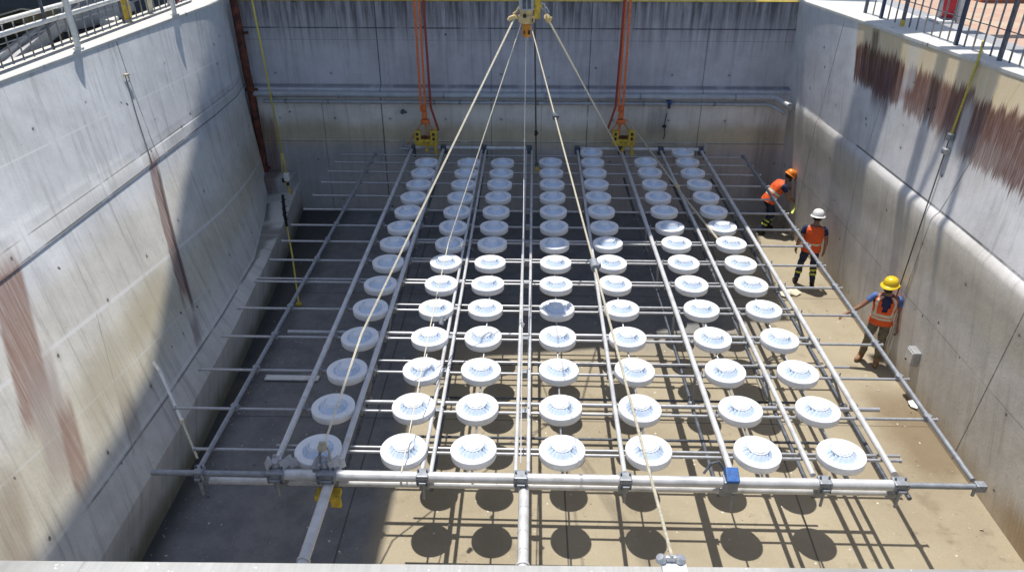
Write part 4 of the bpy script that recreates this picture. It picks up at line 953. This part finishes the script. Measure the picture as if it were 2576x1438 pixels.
    b = B(); b.lathe([(0, .148), (.04, .145), (.075, .132), (.1, .108), (.117, .07), (.123, .03), (.125, .008), (.15, -.006), (.153, -.011), (.122, -.004)], 36, T, hw)
    for s in (-.028, .028): b.path([T @ V3((s, -.09, .115)), T @ V3((s, 0, .152)), T @ V3((s, .09, .115))], .008, 6)
    b.done('helmet', helm_m, r, sharp=50)
    # hair below the helmet (sides and back) and a short beard
    b = B(); b.lathe([(.098, .02), (.102, -.03), (.097, -.075), (.07, -.1)], 30, T, lambda i, a, r_, z: (r_*(1.0+.08*abs(math.sin(a)))*(1. if math.sin(a) < .35 else .8), z)); b.done('hair', m_hair, r)
    b = B(); Tb = Matrix.Translation(J['neck']+hd*.115+hf*.05) @ Mh
    b.lathe([(.0, -.055), (.04, -.05), (.068, -.025), (.078, .01), (.074, .03)], 24, Tb, lambda i, a, r_, z: (r_*(1. if math.sin(a) > -.1 else .75), z)); b.done('beard', m_hair, r)
    for s in (-1, 1): b = B(); b.lathe([(0, -.011), (.009, -.006), (.011, 0), (.009, .006), (0, .011)], 8, Matrix.Translation(J['neck']+hd*.192+hf*.108+hs*.034*s)); b.done('eye', m_eye, r)
    return r
stand = dict(pelvis=(0, 0, .97), chest=(0, -.01, 1.30), neck=(0, .0, 1.49), headdir=(0, .12, 1), face=(.25, 1, -.2),
    hipR=(.095, 0, .93), knR=(.13, .02, .5), anR=(.17, -.05, .1), toeR=(.21, .12, .04), hipL=(-.095, 0, .93), knL=(-.14, .04, .5), anL=(-.17, .02, .1), toeL=(-.2, .2, .04),
    shR=(.205, 0, 1.43), elR=(.275, -.03, 1.14), wrR=(.285, .04, .89), handR=(.285, .06, .8), palmR=(-1, 0, 0), shL=(-.205, 0, 1.43), elL=(-.28, -.03, 1.14), wrL=(-.30, .05, .89), handL=(-.30, .07, .8), palmL=(1, 0, 0))
w2 = PZ(2020, 716, 0)
person('worker in a white helmet and orange vest seen from behind', w2, R(-14), stand, False, (m_navy, m_trous, m_bootk, m_hwh), True, (.27,))
bent = dict(pelvis=(0, -.08, .95), chest=(0, .13, 1.24), neck=(0, .27, 1.38), headdir=(0, .62, 1), face=(0, 1, -.75),
    hipR=(.095, -.06, .92), knR=(.12, -.02, .5), anR=(.14, -.24, .1), toeR=(.16, -.07, .04), hipL=(-.095, -.06, .92), knL=(-.12, .16, .52), anL=(-.15, .1, .1), toeL=(-.15, .28, .04),
    shR=(.2, .18, 1.34), elR=(.26, .3, 1.06), wrR=(.2, .5, .93), handR=(.17, .6, .88), palmR=(-.4, .3, -1), shL=(-.2, .2, 1.34), elL=(-.25, .42, 1.12), wrL=(-.12, .64, 1.1), handL=(-.07, .73, 1.08), palmL=(.3, .3, -1))
w1 = PZ(1925, 583, 0)
pr = person('worker in an orange helmet bending forward with a tool in both hands', w1, R(-82), bent, False, (m_navy, m_trous, m_bootk, m_hor), True, (.22, .38))
Mw = Matrix.Translation(w1) @ Matrix.Rotation(R(-82), 4, 'Z')
t = thing('float_tool', 'green and white long handled float tool held by the bending worker', 'tool', Mw @ Vector((.17, .64, .86)))
t.rotation_euler = (0, 0, R(-82)); o_ = Vector((.17, .64, .86)); a = Vector((.17, .6, .9))-o_; c = Vector((-.06, .78, 1.10))-o_
b = B(); b.tube(a, c, .012, 8); b.done('shaft', m_rope, t)
d = (c-a).normalized(); Mx = d.to_track_quat('Z', 'Y').to_matrix()
b = B(); b.box(a-d*.2, (.06, .03, .38), Mx, .008); b.done('handle', m_lime, t); b = B(); b.box(a-d*.0, (.075, .05, .06), Mx, .01); b.done('socket', m_black, t); b = B(); b.box(c+d*.1, (.12, .035, .24), Mx, .01); b.done('blade', plain('pale_green_plastic', (.45, .66, .50), .5, 0, var=.05), t)
look = dict(pelvis=(0, 0, .97), chest=(0, .0, 1.30), neck=(0, .02, 1.49), headdir=(.03, .0, 1), face=(.5, 1, -.05),
    hipR=(.095, 0, .93), knR=(.14, .07, .51), anR=(.16, -.02, .1), toeR=(.26, .14, .04), hipL=(-.095, 0, .93), knL=(-.1, .07, .5), anL=(-.11, .06, .1), toeL=(-.09, .24, .04),
    shR=(.205, 0, 1.43), elR=(.40, .10, 1.20), wrR=(.60, .2, 1.05), handR=(.68, .24, .99), palmR=(-.2, .3, -1), shL=(-.205, 0, 1.43), elL=(-.29, -.03, 1.14), wrL=(-.30, .06, .88), handL=(-.30, .08, .8), palmL=(1, 0, 0))
w3 = PZ(2186, 908, 0)
person('worker in a yellow helmet, open orange vest and khaki trousers, one arm held out', w3, R(158), look, True, (m_navy, m_khaki, m_boott, m_hye), False, (.15, .28))

# ------------------------------------------------------------------ added out of frame, unseen: blockers that shade the pit, jib for the hoist
ZP = 16.
def fl(x, y, z): return (x-SUN.x*z, y-SUN.y*z)
def lift(poly): return [(x+SUN.x*ZP, y+SUN.y*ZP) for x, y in poly]
blk = thing('shade_blocker', 'unseen grey steel shade platform spanning the far end and left side of the pit', 'crane', (0, 0, 0))  # unseen blocker, added and shaped to cast the large shadows in the pit
poly = lift([(-5.2, -3), (-2.0, -3), (-2.0, 11.3), (-.9, 11.8), (1.6, 12.2), (3.2, 13.1), (5.5, 13.3), (5.75, 16.4), (6.0, 17.75), (7.0, 17.75), fl(*rw(2018, 330, 0)), fl(*rw(2018, 250, 0)), fl(*rw(2020, 40, 0)), (8.8, 17.1), (8.6, 21), (-7.6, 21), ]+[fl(*lw(x_, y_, 0)) for x_, y_ in ((547, 12), (522, 150), (500, 260), (460, 480), (425, 690), (395, 850), (372, 945), (300, 1080), (240, 1180), (100, 1412))])
b = B(); b.prism(poly, ZP-.15, ZP+.15); b.done('blocker', m_grey, blk)
q = lift([*[fl(*rw(x_, y_, 0)) for x_, y_ in ((2130, 600), (2173, 487), (2258, 190))], (8.9, 13.6), (8.9, 15.), *[fl(*rw(x_, y_, 0)) for x_, y_ in ((2170, 163), (2085, 487), (2072, 560))]]); b = B(); b.prism(q, ZP-.3, ZP); b.done('strip_blocker', m_grey, blk)  # added plate, cut to throw the dark strip on the right wall
b = B(); b.box((9, 17.6, ZP-.15), (6, .3, .3)); b.done('blocker_arm', m_grey, blk)
q = lift([(7.5, 10.5), (8.2, 10.5), (8.2, 11.4), (7.5, 11.4)]); b = B(); b.prism(q, ZP-.2, ZP+.2)
b.prism(lift([(7.02, 11.6), (7.52, 11.2), (7.52, 11.34), (7.02, 11.75)]), ZP-.05, ZP+.05).prism(lift([(7.02, 10.4), (7.52, 10.55), (7.52, 10.68), (7.02, 10.53)]), ZP-.05, ZP+.05).box((8.6, 15.9, ZP), (7, .25, .25)); b.done('blob_blocker', m_grey, blk)  # added box and bars, shaped for the blob shadow on the right wall
for x in (-11.5, 11.5):
    for y in (8., 21.5) if x < 0 else (17.4, 24.): b = B(); b.box((x, y, (5.42+ZP)/2), (.6, .6, ZP-5.42)); b.done('blocker_leg', m_grey, blk)
    b = B(); b.box((x, 14.8 if x < 0 else 18.7, ZP-.5), (.6, 14.2 if x < 0 else 11.2, .6)); b.done('girder', m_grey, blk)
for y in (23.7, 25.): b = B(); b.box((0, y, ZP-.55), (24, .4, .6)); b.done('girder', m_grey, blk)
b = B()
for dz in (0, 1.2): b.box((12, HY, 26.8+dz), (26, .12, .12))
for k in range(26): b.tube((-.9+k, HY, 26.8), (-.4+k, HY, 28.), .04, 6).tube((-.4+k, HY, 28.), (.1+k, HY, 26.8), .04, 6)
b.box((25, HY, 16.), (1.2, 1.2, 28)); tag(b.done('tower_crane', m_yel), 'yellow tower crane jib that carries the hook block', 'crane')
b = B(); b.prism([(-22, 5), (-9.0, 5), (-9.0, 24), (-22, 24)], 9., 9.15)
for x, y in ((-9.6, 24.5), (-21, 6), (-21, 23), (-9.9, 5.3)): b.box((x, y, 7.2), (.25, .25, 3.6))
tag(b.done('shade_roof', m_clad), 'added unseen flat shed roof over the yard behind the left railing', 'shading')  # roof added out of view to darken the yard behind the railing

# ------------------------------------------------------------------ light, world, camera
el = math.asin(SUN.normalized().z); az = math.atan2(SUN.x, SUN.y)
w = bpy.data.worlds.new('World'); bpy.context.scene.world = w; w.use_nodes = True; nt = w.node_tree
sk = nt.nodes.new('ShaderNodeTexSky'); sk.sky_type = 'NISHITA'; sk.sun_disc = False; sk.sun_elevation = el; sk.sun_rotation = az; sk.altitude = 50; sk.air_density = 1.; sk.dust_density = 1.2
bg = nt.nodes['Background']; nt.links.new(sk.outputs[0], bg.inputs[0]); bg.inputs[1].default_value = .15
sl = bpy.data.lights.new('Sun', 'SUN'); sl.energy = 5.; sl.angle = R(.5); sl.color = (1., .95, .87)
so = bpy.data.objects.new('Sun', sl); C.objects.link(so); so.location = (-5, 12, 30); so.rotation_euler = (-SUN).to_track_quat('-Z', 'Y').to_euler()
cd = bpy.data.cameras.new('Camera'); cd.sensor_width = 36; cd.lens = 36*F/2576; cd.clip_end = 1000; cd.clip_start = .05
cam = bpy.data.objects.new('Camera', cd); C.objects.link(cam); cam.location = (0, 0, CH); cam.rotation_euler = (R(90)-TH, 0, PS)
sc = bpy.context.scene; sc.camera = cam
sc.view_settings.view_transform = 'Standard'; sc.view_settings.look = 'None'; sc.view_settings.exposure = 0.; sc.view_settings.gamma = 1.
